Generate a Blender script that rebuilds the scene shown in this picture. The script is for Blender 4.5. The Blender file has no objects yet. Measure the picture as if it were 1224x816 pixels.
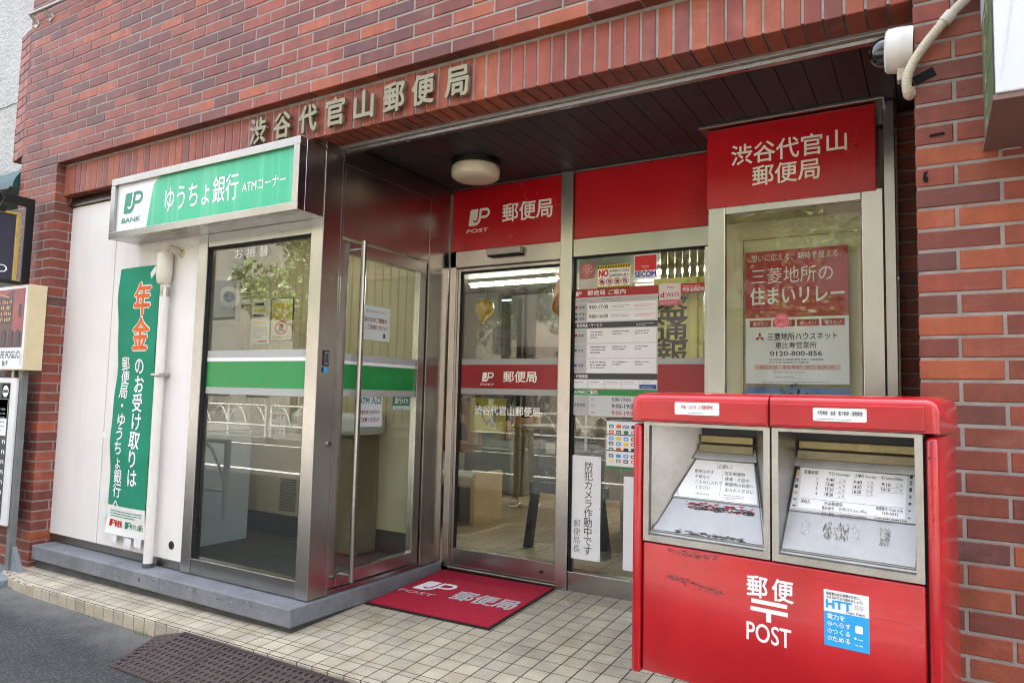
import bpy, bmesh, math, random
from mathutils import Vector, Matrix, Euler

random.seed(11)
R = math.radians
scene = bpy.context.scene
COL = scene.collection

# ------------------------------------------------------------------ camera, sky, sun, exposure
cam_d = bpy.data.cameras.new('camera')
cam = bpy.data.objects.new('camera', cam_d)
COL.objects.link(cam)
scene.camera = cam
cam_d.sensor_width = 36.0
cam_d.lens = 844.4468 / 1224.0 * 36.0
cam_d.clip_start = 0.02
cam_d.clip_end = 500
_r = Vector((0.8586, 0.5121, 0.0240)); _f = Vector((-0.5113, 0.8560, 0.0760))
_f.normalize(); _r = (_r - _f * _r.dot(_f)).normalized(); _u = _r.cross(_f)
cam.matrix_world = Matrix(((_r.x, _u.x, -_f.x, 0.0374), (_r.y, _u.y, -_f.y, -2.6388), (_r.z, _u.z, -_f.z, 1.2317), (0, 0, 0, 1)))

SUN_EL, SUN_AZ = 60.0, 12.0        # the sun stands behind the building, so the shop front is in open shade
world = bpy.data.worlds.new('World')
scene.world = world
world.use_nodes = True
wn = world.node_tree
bg = wn.nodes['Background']
sky = wn.nodes.new('ShaderNodeTexSky')
sky.sky_type = 'NISHITA'
sky.sun_disc = False
sky.sun_elevation = R(SUN_EL)
sky.sun_rotation = R(SUN_AZ)
sky.air_density = 0.8
sky.dust_density = 7.0
sky.ozone_density = 1.0
hs = wn.nodes.new('ShaderNodeHueSaturation')
hs.inputs['Saturation'].default_value = 0.6      # thin high haze: a whiter sky
wn.links.new(sky.outputs[0], hs.inputs['Color'])
wn.links.new(hs.outputs[0], bg.inputs[0])
bg.inputs[1].default_value = 0.15
sl = bpy.data.lights.new('sun', 'SUN')
sl.energy = 4.6
sl.angle = R(0.5)
sl.color = (1.0, 0.95, 0.87)
sun = bpy.data.objects.new('sun', sl)
COL.objects.link(sun)
sun.rotation_euler = (R(-(90 - SUN_EL)), 0, R(-SUN_AZ))
sun.location = (3, 14, 18)
scene.view_settings.view_transform = 'Standard'
scene.view_settings.look = 'None'
scene.view_settings.exposure = 3.3
scene.view_settings.gamma = 1.0
scene.render.engine = 'CYCLES'
scene.cycles.max_bounces = 10
scene.cycles.transparent_max_bounces = 24
scene.cycles.glossy_bounces = 5
scene.cycles.caustics_reflective = False
scene.cycles.caustics_refractive = False
scene.cycles.use_denoising = True
scene.cycles.filter_width = 1.05
scene.cycles.sample_clamp_indirect = 0.8
scene.cycles.blur_glossy = 0.6
scene.cycles.adaptive_threshold = 0.004

# ------------------------------------------------------------------ materials
def lin(c):
    return tuple((v / 12.92 if v <= 0.04045 else ((v + 0.055) / 1.055) ** 2.4) for v in [q / 255.0 for q in c])

MATS = {}
def new_mat(name):
    m = bpy.data.materials.new(name)
    m.use_nodes = True
    nt = m.node_tree
    b = nt.nodes['Principled BSDF']
    return m, nt, b

def ramp(nt, stops, interp='LINEAR'):
    n = nt.nodes.new('ShaderNodeValToRGB')
    n.color_ramp.interpolation = interp
    e = n.color_ramp.elements
    while len(e) > 1:
        e.remove(e[-1])
    e[0].position = stops[0][0]; e[0].color = (*stops[0][1], 1)
    for p, c in stops[1:]:
        k = e.new(p); k.color = (*c, 1)
    return n

def noise(nt, scale, detail=4, rough=0.55, stretch=None):
    n = nt.nodes.new('ShaderNodeTexNoise')
    n.inputs['Scale'].default_value = scale
    n.inputs['Detail'].default_value = detail
    n.inputs['Roughness'].default_value = rough
    tc = nt.nodes.new('ShaderNodeTexCoord')
    if stretch:
        mp = nt.nodes.new('ShaderNodeMapping')
        mp.inputs['Scale'].default_value = stretch
        nt.links.new(tc.outputs['Object'], mp.inputs[0])
        nt.links.new(mp.outputs[0], n.inputs['Vector'])
    else:
        nt.links.new(tc.outputs['Object'], n.inputs['Vector'])
    return n

def mixc(nt, fac, a, b, mode='MIX'):
    n = nt.nodes.new('ShaderNodeMix')
    n.data_type = 'RGBA'
    n.blend_type = mode
    for sock, v in ((n.inputs[0], fac), (n.inputs[6], a), (n.inputs[7], b)):
        if hasattr(v, 'is_output') or hasattr(v, 'links'):
            nt.links.new(v, sock)
        elif isinstance(v, (int, float)):
            sock.default_value = v
        else:
            sock.default_value = (*v, 1)
    return n.outputs[2]

def bump(nt, b, height, strength=0.2, dist=0.01):
    n = nt.nodes.new('ShaderNodeBump')
    n.inputs['Strength'].default_value = strength
    n.inputs['Distance'].default_value = dist
    nt.links.new(height, n.inputs['Height'])
    nt.links.new(n.outputs[0], b.inputs['Normal'])

def plain(name, rgb, rough=0.5, metal=0.0, var=0.12, scale=9.0, bmp=0.0, bscale=120.0, spec=0.5, coat=0.0, lin_in=False):
    """a painted / printed / plastic surface with faint blotches and uneven gloss"""
    if name in MATS: return MATS[name]
    m, nt, b = new_mat(name)
    c = rgb if lin_in else lin(rgb)
    n = noise(nt, scale, 5, 0.6)
    r = ramp(nt, [(0.3, tuple(v * (1 - var) for v in c)), (0.7, tuple(min(1, v * (1 + var * 0.6)) for v in c))])
    nt.links.new(n.outputs[0], r.inputs[0])
    nt.links.new(r.outputs[0], b.inputs['Base Color'])
    rr = nt.nodes.new('ShaderNodeMapRange')
    rr.inputs[3].default_value = max(0.02, rough - 0.07); rr.inputs[4].default_value = min(1, rough + 0.1)
    nt.links.new(n.outputs[0], rr.inputs[0]); nt.links.new(rr.outputs[0], b.inputs['Roughness'])
    b.inputs['Metallic'].default_value = metal
    b.inputs['Specular IOR Level'].default_value = spec
    b.inputs['Coat Weight'].default_value = coat
    b.inputs['Coat Roughness'].default_value = 0.12
    if bmp:
        n2 = noise(nt, bscale, 3)
        bump(nt, b, n2.outputs[0], bmp, 0.004)
    MATS[name] = m
    return m

def emit(name, rgb, strength):
    if name in MATS: return MATS[name]
    m, nt, b = new_mat(name)
    b.inputs['Base Color'].default_value = (*lin(rgb), 1)
    b.inputs['Emission Color'].default_value = (*lin(rgb), 1)
    b.inputs['Emission Strength'].default_value = strength
    MATS[name] = m
    return m

def steel(name, col=(0.45, 0.437, 0.415), rough=0.26, stretch=(420, 420, 1.5)):
    m, nt, b = new_mat(name)
    b.inputs['Metallic'].default_value = 1.0
    n = noise(nt, 1.0, 3, 0.6, stretch)
    n2 = noise(nt, 3.0, 4, 0.6, (1, 1, 0.45))
    r = ramp(nt, [(0.25, tuple(v * 0.82 for v in col)), (0.75, tuple(min(1, v * 1.08) for v in col))])
    nt.links.new(n2.outputs[0], r.inputs[0]); nt.links.new(r.outputs[0], b.inputs['Base Color'])
    a = nt.nodes.new('ShaderNodeMath'); a.operation = 'MULTIPLY_ADD'
    a.inputs[1].default_value = 0.06; a.inputs[2].default_value = rough - 0.03
    nt.links.new(n.outputs[0], a.inputs[0]); nt.links.new(a.outputs[0], b.inputs['Roughness'])
    bump(nt, b, n.outputs[0], 0.006, 0.001)
    MATS[name] = m
    return m

def glass(name, tint=(0.93, 0.96, 0.94), ior=1.5, rough=0.0):
    m, nt, b = new_mat(name)
    nt.nodes.remove(b)
    out = nt.nodes['Material Output']
    tr = nt.nodes.new('ShaderNodeBsdfTransparent'); tr.inputs[0].default_value = (*tint, 1)
    gl = nt.nodes.new('ShaderNodeBsdfGlossy'); gl.inputs['Roughness'].default_value = rough
    gl.inputs[0].default_value = (1, 1, 1, 1)
    fr = nt.nodes.new('ShaderNodeFresnel')
    ge = nt.nodes.new('ShaderNodeNewGeometry'); mr = nt.nodes.new('ShaderNodeMapRange')   # the node inverts the index on back faces: undo that for a thin pane
    mr.inputs[3].default_value = ior; mr.inputs[4].default_value = 1.0 / ior
    nt.links.new(ge.outputs['Backfacing'], mr.inputs[0]); nt.links.new(mr.outputs[0], fr.inputs[0])
    mx = nt.nodes.new('ShaderNodeMixShader')
    nt.links.new(fr.outputs[0], mx.inputs[0]); nt.links.new(tr.outputs[0], mx.inputs[1]); nt.links.new(gl.outputs[0], mx.inputs[2])
    nt.links.new(mx.outputs[0], out.inputs[0])
    MATS[name] = m
    return m

def brick_mat(name='fired_brick', stops=None):
    m, nt, b = new_mat(name)
    g = nt.nodes.new('ShaderNodeNewGeometry')
    r = ramp(nt, stops or [(0.0, lin((126, 60, 44))), (0.16, lin((140, 66, 46))), (0.34, lin((114, 56, 44))), (0.48, lin((142, 72, 49))),
                  (0.62, lin((108, 57, 47))), (0.70, lin((128, 62, 44))), (0.80, lin((158, 80, 48))), (0.88, lin((100, 57, 53))), (0.94, lin((122, 58, 44)))], 'CONSTANT')
    nt.links.new(g.outputs['Random Per Island'], r.inputs[0])
    n = noise(nt, 14, 6, 0.65)
    rn = ramp(nt, [(0.3, (0.75, 0.75, 0.75)), (0.7, (1.12, 1.1, 1.08))])
    nt.links.new(n.outputs[0], rn.inputs[0])
    c = mixc(nt, 1.0, r.outputs[0], rn.outputs[0], 'MULTIPLY')
    n2 = noise(nt, 5, 8, 0.7, (1, 1, 2.2))
    r2 = ramp(nt, [(0.54, (0, 0, 0)), (0.80, (0.27, 0.27, 0.27))])
    nt.links.new(n2.outputs[0], r2.inputs[0])
    c2 = mixc(nt, r2.outputs[0], c, lin((176, 150, 142)))
    n5 = noise(nt, 1.0, 6, 0.7, (5, 5, 0.5)); r5 = ramp(nt, [(0.32, (0.70, 0.67, 0.66)), (0.6, (1.05, 1.05, 1.05))])     # rain streaks and soot
    nt.links.new(n5.outputs[0], r5.inputs[0]); c2 = mixc(nt, 1.0, c2, r5.outputs[0], 'MULTIPLY')
    nt.links.new(c2, b.inputs['Base Color'])
    b.inputs['Roughness'].default_value = 0.58
    n3 = noise(nt, 90, 5, 0.7)
    bump(nt, b, n3.outputs[0], 0.35, 0.004)
    MATS[name] = m

def tile_mat():
    m, nt, b = new_mat('pavement_tile')
    g = nt.nodes.new('ShaderNodeNewGeometry')
    r = ramp(nt, [(0.0, lin((180, 171, 150))), (0.3, lin((171, 162, 144))), (0.6, lin((185, 175, 153))), (0.85, lin((174, 164, 141)))], 'CONSTANT')
    nt.links.new(g.outputs['Random Per Island'], r.inputs[0])
    n = noise(nt, 6, 6, 0.65)
    rn = ramp(nt, [(0.28, (0.74, 0.72, 0.69)), (0.6, (1.05, 1.05, 1.05))])
    nt.links.new(n.outputs[0], rn.inputs[0])
    c = mixc(nt, 1.0, r.outputs[0], rn.outputs[0], 'MULTIPLY')
    n4 = noise(nt, 420, 2, 0.6)
    r4 = ramp(nt, [(0.36, (0.7, 0.68, 0.66)), (0.55, (1.03, 1.03, 1.03))])
    nt.links.new(n4.outputs[0], r4.inputs[0])
    c = mixc(nt, 0.7, c, r4.outputs[0], 'MULTIPLY')
    n6 = noise(nt, 1.7, 8, 0.72); r6 = ramp(nt, [(0.30, (0.74, 0.71, 0.67)), (0.5, (1, 1, 1))]); nt.links.new(n6.outputs[0], r6.inputs[0])   # grime
    c = mixc(nt, 0.8, c, r6.outputs[0], 'MULTIPLY')
    vo = nt.nodes.new('ShaderNodeTexVoronoi'); vo.inputs['Scale'].default_value = 2.6; tcv = nt.nodes.new('ShaderNodeTexCoord'); nt.links.new(tcv.outputs['Object'], vo.inputs['Vector'])
    rv = ramp(nt, [(0.030, (0.42, 0.40, 0.38)), (0.045, (1, 1, 1))]); nt.links.new(vo.outputs['Distance'], rv.inputs[0])               # old chewing gum
    c = mixc(nt, 0.7, c, rv.outputs[0], 'MULTIPLY')
    nt.links.new(c, b.inputs['Base Color'])
    b.inputs['Roughness'].default_value = 0.6
    bump(nt, b, n4.outputs[0], 0.15, 0.002)
    MATS['pavement_tile'] = m

def rough_mat(name, c0, c1, scale, rough=0.85, bs=0.5, bscale=200, bdist=0.004, spots=None):
    m, nt, b = new_mat(name)
    n = noise(nt, scale, 7, 0.65)
    r = ramp(nt, [(0.3, c0), (0.7, c1)])
    nt.links.new(n.outputs[0], r.inputs[0])
    c = r.outputs[0]
    n2 = noise(nt, bscale, 3, 0.6)
    if spots:
        r2 = ramp(nt, [(0.45, (1, 1, 1)), (0.7, spots)])
        nt.links.new(n2.outputs[0], r2.inputs[0])
        c = mixc(nt, 1.0, c, r2.outputs[0], 'MULTIPLY')
    nt.links.new(c, b.inputs['Base Color'])
    b.inputs['Roughness'].default_value = rough
    bump(nt, b, n2.outputs[0], bs, bdist)
    MATS[name] = m
    return m

def asphalt_mat():
    m, nt, b = new_mat('asphalt')
    n = noise(nt, 2.0, 7, 0.65); r = ramp(nt, [(0.3, (0.016, 0.016, 0.0165)), (0.7, (0.028, 0.0278, 0.0275))]); nt.links.new(n.outputs[0], r.inputs[0])
    n2 = noise(nt, 95, 3, 0.6); r2 = ramp(nt, [(0.48, (1, 1, 1)), (0.68, (3.6, 3.55, 3.4))]); nt.links.new(n2.outputs[0], r2.inputs[0])
    c = mixc(nt, 1.0, r.outputs[0], r2.outputs[0], 'MULTIPLY')
    # paler tone with a noise-broken edge in the strip along the kerb
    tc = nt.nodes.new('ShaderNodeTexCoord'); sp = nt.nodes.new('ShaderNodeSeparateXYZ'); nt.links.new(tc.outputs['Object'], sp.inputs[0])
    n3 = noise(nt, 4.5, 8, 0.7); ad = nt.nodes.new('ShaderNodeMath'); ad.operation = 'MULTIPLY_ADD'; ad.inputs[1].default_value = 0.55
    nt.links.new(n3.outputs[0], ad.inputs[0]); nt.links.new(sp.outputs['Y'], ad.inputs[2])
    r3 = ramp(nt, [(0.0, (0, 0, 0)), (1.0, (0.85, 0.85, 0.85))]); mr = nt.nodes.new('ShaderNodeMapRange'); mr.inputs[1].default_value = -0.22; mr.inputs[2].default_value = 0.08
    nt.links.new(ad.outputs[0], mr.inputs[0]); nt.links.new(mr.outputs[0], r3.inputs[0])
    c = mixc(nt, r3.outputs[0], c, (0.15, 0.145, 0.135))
    nt.links.new(c, b.inputs['Base Color']); b.inputs['Roughness'].default_value = 0.85
    bump(nt, b, n2.outputs[0], 1.0, 0.012)
    MATS['asphalt'] = m

def scratched_steel(name):
    """dull cast aluminium with dark rubbed patches"""
    m, nt, b = new_mat(name)
    n = noise(nt, 7, 7, 0.7)
    r = ramp(nt, [(0.35, (0.34, 0.33, 0.31)), (0.7, (0.50, 0.49, 0.465))])
    nt.links.new(n.outputs[0], r.inputs[0])
    nt.links.new(r.outputs[0], b.inputs['Base Color'])
    b.inputs['Metallic'].default_value = 0.9
    rr = nt.nodes.new('ShaderNodeMapRange'); rr.inputs[3].default_value = 0.26; rr.inputs[4].default_value = 0.5
    nt.links.new(n.outputs[0], rr.inputs[0]); nt.links.new(rr.outputs[0], b.inputs['Roughness'])
    n2 = noise(nt, 60, 4, 0.6, (1, 1, 0.2)); bump(nt, b, n2.outputs[0], 0.08, 0.002)
    MATS[name] = m

def red_paint():
    m, nt, b = new_mat('post_red')
    n = noise(nt, 4, 6, 0.6)
    r = ramp(nt, [(0.3, lin((158, 8, 20))), (0.7, lin((190, 20, 32)))])
    nt.links.new(n.outputs[0], r.inputs[0])
    n2 = noise(nt, 30, 8, 0.75, (0.35, 1, 1.6))
    r2 = ramp(nt, [(0.7, (0, 0, 0)), (0.74, (0.55, 0.55, 0.55))])
    nt.links.new(n2.outputs[0], r2.inputs[0])
    c = mixc(nt, r2.outputs[0], r.outputs[0], lin((130, 24, 28)))
    nt.links.new(c, b.inputs['Base Color'])
    rr = nt.nodes.new('ShaderNodeMapRange'); rr.inputs[3].default_value = 0.22; rr.inputs[4].default_value = 0.42
    nt.links.new(n.outputs[0], rr.inputs[0]); nt.links.new(rr.outputs[0], b.inputs['Roughness'])
    n3 = noise(nt, 260, 2); bump(nt, b, n3.outputs[0], 0.06, 0.002)
    b.inputs['Coat Weight'].default_value = 0.5; b.inputs['Coat Roughness'].default_value = 0.12
    MATS['post_red'] = m

def streaked(name, base, streak, rough=0.45):
    """white enamel panel with faint rain streaks"""
    m, nt, b = new_mat(name)
    n = noise(nt, 1.0, 6, 0.65, (14, 14, 0.8))
    r = ramp(nt, [(0.5, lin(base)), (0.8, lin(streak))])
    nt.links.new(n.outputs[0], r.inputs[0])
    n2 = noise(nt, 3, 5); r2 = ramp(nt, [(0.3, (0.93, 0.93, 0.92)), (0.7, (1, 1, 1))])
    nt.links.new(n2.outputs[0], r2.inputs[0])
    c = mixc(nt, 1.0, r.outputs[0], r2.outputs[0], 'MULTIPLY')
    nt.links.new(c, b.inputs['Base Color'])
    b.inputs['Roughness'].default_value = rough
    MATS[name] = m

brick_mat(); brick_mat('soldier_brick', [(0.0, lin((150, 76, 56))), (0.2, lin((138, 68, 54))), (0.45, lin((162, 84, 56))), (0.62, lin((146, 72, 54))), (0.8, lin((130, 70, 60))), (0.92, lin((158, 78, 54)))]); tile_mat(); red_paint(); scratched_steel('cast_aluminium')
steel('brushed_steel'); steel('dark_steel', (0.30, 0.28, 0.255), 0.3); steel('steel_rail', (0.37, 0.36, 0.34), 0.24, (1.5, 420, 420))
plain('nickel', (136, 128, 104), 0.45, metal=0.55, var=0.15, scale=30)
rough_mat('mortar', lin((128, 121, 115)), lin((160, 153, 147)), 12, 0.95, 0.5, 150)
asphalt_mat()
rough_mat('gutter_concrete', (0.045, 0.044, 0.042), (0.15, 0.145, 0.135), 5.0, 0.9, 0.9, 95, 0.01, (1.7, 1.7, 1.65))
rough_mat('painted_concrete', lin((100, 104, 108)), lin((128, 131, 134)), 5.0, 0.6, 0.35, 45, 0.004, (0.86, 0.86, 0.85))
rough_mat('dark_grout', lin((40, 36, 33)), lin((58, 53, 48)), 20, 0.95, 0.3, 200)
rough_mat('dark_base', (0.05, 0.05, 0.05), (0.1, 0.1, 0.1), 10, 0.9, 0.4, 120)
rough_mat('white_stucco', lin((172, 172, 168)), lin((190, 190, 186)), 5, 0.9, 1.0, 30, 0.03)
rough_mat('mat_red', lin((160, 12, 42)), lin((186, 22, 54)), 30, 1.0, 0.2, 420, 0.002, (0.85, 0.85, 0.85))
rough_mat('mat_white', lin((240, 237, 237)), lin((250, 248, 248)), 30, 1.0, 0.15, 420, 0.002)
rough_mat('step_plate_rubber', lin((50, 40, 38)), lin((68, 56, 53)), 9, 0.7, 0.4, 130, 0.003)
rough_mat('dark_planks', lin((38, 35, 35)), lin((50, 46, 45)), 8, 0.55, 0.1, 80)
rough_mat('booth_carpet', (0.05, 0.05, 0.05), (0.085, 0.08, 0.078), 14, 1.0, 0.4, 300)
rough_mat('leaf', (0.045, 0.09, 0.02), (0.11, 0.17, 0.04), 2, 0.5, 0.0, 10)
rough_mat('bark', (0.06, 0.045, 0.035), (0.13, 0.1, 0.08), 12, 0.95, 0.8, 40)
rough_mat('far_plaster', (0.13, 0.125, 0.11), (0.19, 0.18, 0.165), 1, 0.9, 0.2, 30)
rough_mat('far_dark_wall', (0.06, 0.05, 0.045), (0.1, 0.085, 0.075), 2, 0.8, 0.2, 30); rough_mat('far_tile_wall', (0.25, 0.2, 0.16), (0.33, 0.27, 0.22), 2, 0.8, 0.2, 30)
streaked('white_enamel', (234, 230, 225), (226, 221, 214)); streaked('cream_enamel', (214, 206, 170), (198, 188, 148))
streaked('sign_green', (48, 178, 130), (104, 200, 160), 0.35)
glass('window_glass', (0.9, 0.935, 0.91), 1.52); glass('case_glass', (0.95, 0.97, 0.95), 1.36)
WHITE = plain('print_white', (238, 238, 238), 0.5, var=0.04); BLACK = plain('print_black', (14, 14, 15), 0.6, spec=0.15)
RED = plain('print_red', (188, 14, 28), 0.24, var=0.07, scale=3); DARKRED = plain('film_red', (150, 30, 38), 0.35, var=0.06, scale=3)
GREEN = plain('film_green', (14, 134, 62), 0.35, var=0.05, scale=3); JPG = plain('bank_green', (20, 128, 92), 0.4, var=0.05)
GREY = plain('print_grey', (130, 132, 134), 0.5); LGREY = plain('print_pale_grey', (206, 208, 208), 0.5, var=0.04); DGREY = plain('print_dark_grey', (62, 62, 64), 0.5)
FROST = plain('film_frosted', (170, 170, 166), 0.55, var=0.05); YELLOW = plain('print_yellow', (238, 210, 30), 0.5, var=0.05)
ORANGE = plain('print_orange', (216, 98, 20), 0.55, var=0.05); BLUE = plain('print_blue', (24, 70, 160), 0.5); SKYB = plain('print_sky_blue', (40, 160, 220), 0.45, var=0.03)
PINK = plain('print_pink', (226, 130, 140), 0.5); TEXTC = plain('print_ink', (60, 62, 66), 0.55)
BANNER = plain('banner_green', (8, 132, 98), 0.75, var=0.1, scale=5)
POSTRED = plain('poster_red', (172, 44, 46), 0.45, var=0.05)
CREAM = plain('letter_cream', (250, 246, 234), 0.45, var=0.04)
BLKM = plain('black_metal', (12, 12, 13), 0.4); WPLAST = plain('white_plastic', (222, 221, 217), 0.4, var=0.06)
GOLD = plain('gold_frame', (188, 160, 92), 0.4, metal=0.4, var=0.15, scale=30); NAVY = plain('navy_panel', (44, 44, 60), 0.45)
BEIGEM = plain('beige_metal', (206, 188, 150), 0.45, var=0.07); BEIGEW = plain('booth_wall', (196, 186, 158), 0.55, var=0.06); OLIVE = plain('booth_panel', (150, 148, 132), 0.5, var=0.05)
TUBEB = plain('beige_conduit', (196, 186, 164), 0.6, var=0.1, scale=25)
ATMW = plain('machine_white', (196, 204, 208), 0.45, var=0.05); RUBBER = plain('black_rubber', (10, 10, 11), 0.8)
MAUVE = plain('mauve_metal', (122, 98, 94), 0.5, var=0.08)
WOOD = plain('pale_wood', (196, 164, 120), 0.45, var=0.15, scale=6); LOBBYW = plain('lobby_wall', (96, 91, 80), 0.7); LOBBYD = plain('lobby_dark', (56, 52, 48), 0.6)
LAMPW = plain('opal_glass', (236, 226, 200), 0.3, var=0.03, coat=0.2)
TEAL = plain('awning_teal', (12, 66, 62), 0.5, var=0.35, scale=4)

# ------------------------------------------------------------------ mesh builder
class MB:
    def __init__(s): s.v = []; s.f = []; s.m = []
    def add(s, verts, faces, mat=0):
        o = len(s.v); s.v += [tuple(p) for p in verts]
        for f in faces: s.f.append([i + o for i in f]); s.m.append(mat)
    def box(s, x0, x1, y0, y1, z0, z1, mat=0, c=0.0, M=None):
        if c <= 0:
            V = [(x, y, z) for z in (z0, z1) for y in (y0, y1) for x in (x0, x1)]
            F = [(0, 2, 3, 1), (4, 5, 7, 6), (0, 1, 5, 4), (2, 6, 7, 3), (0, 4, 6, 2), (1, 3, 7, 5)]
        else:
            c = min(c, (x1 - x0) / 2.1, (y1 - y0) / 2.1, (z1 - z0) / 2.1)
            bm = bmesh.new(); bmesh.ops.create_cube(bm, size=1)
            for v in bm.verts:
                v.co = Vector(((x0 + x1) / 2 + v.co.x * (x1 - x0), (y0 + y1) / 2 + v.co.y * (y1 - y0), (z0 + z1) / 2 + v.co.z * (z1 - z0)))
            bmesh.ops.bevel(bm, geom=bm.edges[:], offset=c, segments=2, profile=0.5, affect='EDGES')
            bm.verts.index_update()
            V = [tuple(v.co) for v in bm.verts]; F = [[v.index for v in f.verts] for f in bm.faces]; bm.free()
        if M: V = [M @ Vector(p) for p in V]
        s.add(V, F, mat)
    def brick(s, O, U, N, u0, u1, z0, z1, d, mat=0, c=0.003, jit=0.0015):
        """a brick with chamfered front edges: O origin, U along, N outward"""
        j = random.uniform(-jit, jit); W = Vector((0, 0, 1))
        def P(u, z, n): return O + U * u + W * z + N * n
        V = [P(a, b, -d) for a, b in ((u0, z0), (u1, z0), (u1, z1), (u0, z1))]
        V += [P(a, b, j - c) for a, b in ((u0, z0), (u1, z0), (u1, z1), (u0, z1))]
        V += [P(a, b, j) for a, b in ((u0 + c, z0 + c), (u1 - c, z0 + c), (u1 - c, z1 - c), (u0 + c, z1 - c))]
        F = [(8, 9, 10, 11), (0, 3, 2, 1)]
        for i in range(4):
            k = (i + 1) % 4
            F += [(4 + i, 4 + k, 8 + k, 8 + i), (i, k, 4 + k, 4 + i)]
        s.add(V, F, mat)
    def prism(s, pts, a0, a1, axis='y', mat=0):
        """extrude a closed outline; axis y: pts are (x,z); axis x: pts are (y,z); axis z: pts are (x,y)"""
        n = len(pts)
        def P(p, a):
            return (p[0], a, p[1]) if axis == 'y' else ((a, p[0], p[1]) if axis == 'x' else (p[0], p[1], a))
        V = [P(p, a0) for p in pts] + [P(p, a1) for p in pts]
        F = [list(range(n)), list(range(2 * n - 1, n - 1, -1))] + [(i, (i + 1) % n, n + (i + 1) % n, n + i) for i in range(n)]
        s.add(V, F, mat)
    def tube(s, path, r, n=12, mat=0, cap=True):
        path = [Vector(p) for p in path]
        rings = []
        t0 = (path[1] - path[0]).normalized()
        ref = Vector((0, 0, 1)) if abs(t0.z) < 0.9 else Vector((1, 0, 0))
        a = t0.cross(ref).normalized()
        for i, p in enumerate(path):
            t = (path[min(i + 1, len(path) - 1)] - path[max(i - 1, 0)]).normalized()
            a = (a - t * a.dot(t)).normalized(); b = t.cross(a)
            rr = r[i] if isinstance(r, (list, tuple)) else r
            rings.append([p + (a * math.cos(2 * math.pi * k / n) + b * math.sin(2 * math.pi * k / n)) * rr for k in range(n)])
        V = [q for g in rings for q in g]; F = []
        for i in range(len(rings) - 1):
            for k in range(n):
                F.append((i * n + k, i * n + (k + 1) % n, (i + 1) * n + (k + 1) % n, (i + 1) * n + k))
        if cap: F += [list(range(n - 1, -1, -1)), list(range((len(rings) - 1) * n, len(rings) * n))]
        s.add(V, F, mat)
    def lathe(s, prof, c, axis=(0, 0, 1), n=28, mat=0):
        """prof: (radius, height) along axis from c"""
        ax = Vector(axis).normalized(); ref = Vector((0, 0, 1)) if abs(ax.z) < 0.9 else Vector((1, 0, 0))
        a = ax.cross(ref).normalized(); b = ax.cross(a); c = Vector(c)
        V = []; F = []
        for r, h in prof:
            r = max(r, 1e-4)
            V += [c + ax * h + (a * math.cos(2 * math.pi * k / n) + b * math.sin(2 * math.pi * k / n)) * r for k in range(n)]
        for i in range(len(prof) - 1):
            for k in range(n): F.append((i * n + k, i * n + (k + 1) % n, (i + 1) * n + (k + 1) % n, (i + 1) * n + k))
        s.add(V, F, mat)
    def build(s, name, mats, parent=None, smooth=None, recalc=True):
        me = bpy.data.meshes.new(name)
        me.from_pydata([tuple(p) for p in s.v], [], s.f)
        for m in (mats if isinstance(mats, (list, tuple)) else [mats]):
            me.materials.append(MATS[m] if isinstance(m, str) else m)
        me.polygons.foreach_set('material_index', s.m)
        if recalc:
            bm = bmesh.new(); bm.from_mesh(me); bmesh.ops.recalc_face_normals(bm, faces=bm.faces); bm.to_mesh(me); bm.free()
        if smooth:
            me.polygons.foreach_set('use_smooth', [True] * len(me.polygons))
            me.set_sharp_from_angle(angle=R(smooth))
        me.update()
        o = bpy.data.objects.new(name, me)
        COL.objects.link(o)
        if parent is not None:
            o.parent = parent
        return o

def tag(o, label=None, cat=None, group=None, kind=None):
    if label: o['label'] = label
    if cat: o['category'] = cat
    if group: o['group'] = group
    if kind: o['kind'] = kind
    return o

def thing(name, label, cat, loc=(0, 0, 0), rz=0.0, group=None):
    o = bpy.data.objects.new(name, None)
    o.empty_display_size = 0.1
    COL.objects.link(o)
    o.location = loc; o.rotation_euler = (0, 0, rz)
    return tag(o, label, cat, group)

def rebase(root, loc):
    """give a thing built in world coordinates its origin at loc: shift the meshes below it back"""
    loc = Vector(loc)
    root.location = loc
    done = set()
    for ch in root.children_recursive:
        if ch.type == 'MESH' and ch.data.name not in done:
            done.add(ch.data.name); ch.data.transform(Matrix.Translation(-loc))
    if root.type == 'MESH': root.data.transform(Matrix.Translation(-loc))

def copy_tree(o, parent=None):
    c = o.copy(); COL.objects.link(c)
    if parent is not None: c.parent = parent
    for ch in list(o.children): copy_tree(ch, c)
    return c

# ------------------------------------------------------------------ flat printed matter
_GL = {}
def glyphs(text, bold):
    k = (text, bold)
    if k in _GL: return _GL[k]
    cu = bpy.data.curves.new('t', 'FONT'); cu.body = text; cu.size = 1.0; cu.offset = bold; cu.fill_mode = 'FRONT'; cu.resolution_u = 3
    ob = bpy.data.objects.new('t', cu); COL.objects.link(ob)
    bpy.context.view_layer.update()
    me = bpy.data.meshes.new_from_object(ob.evaluated_get(bpy.context.evaluated_depsgraph_get()))
    V = [(v.co.x, v.co.y) for v in me.vertices]; F = [list(p.vertices) for p in me.polygons]
    bpy.data.objects.remove(ob); bpy.data.curves.remove(cu); bpy.data.meshes.remove(me)
    _GL[k] = (V, F)
    return _GL[k]

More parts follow.
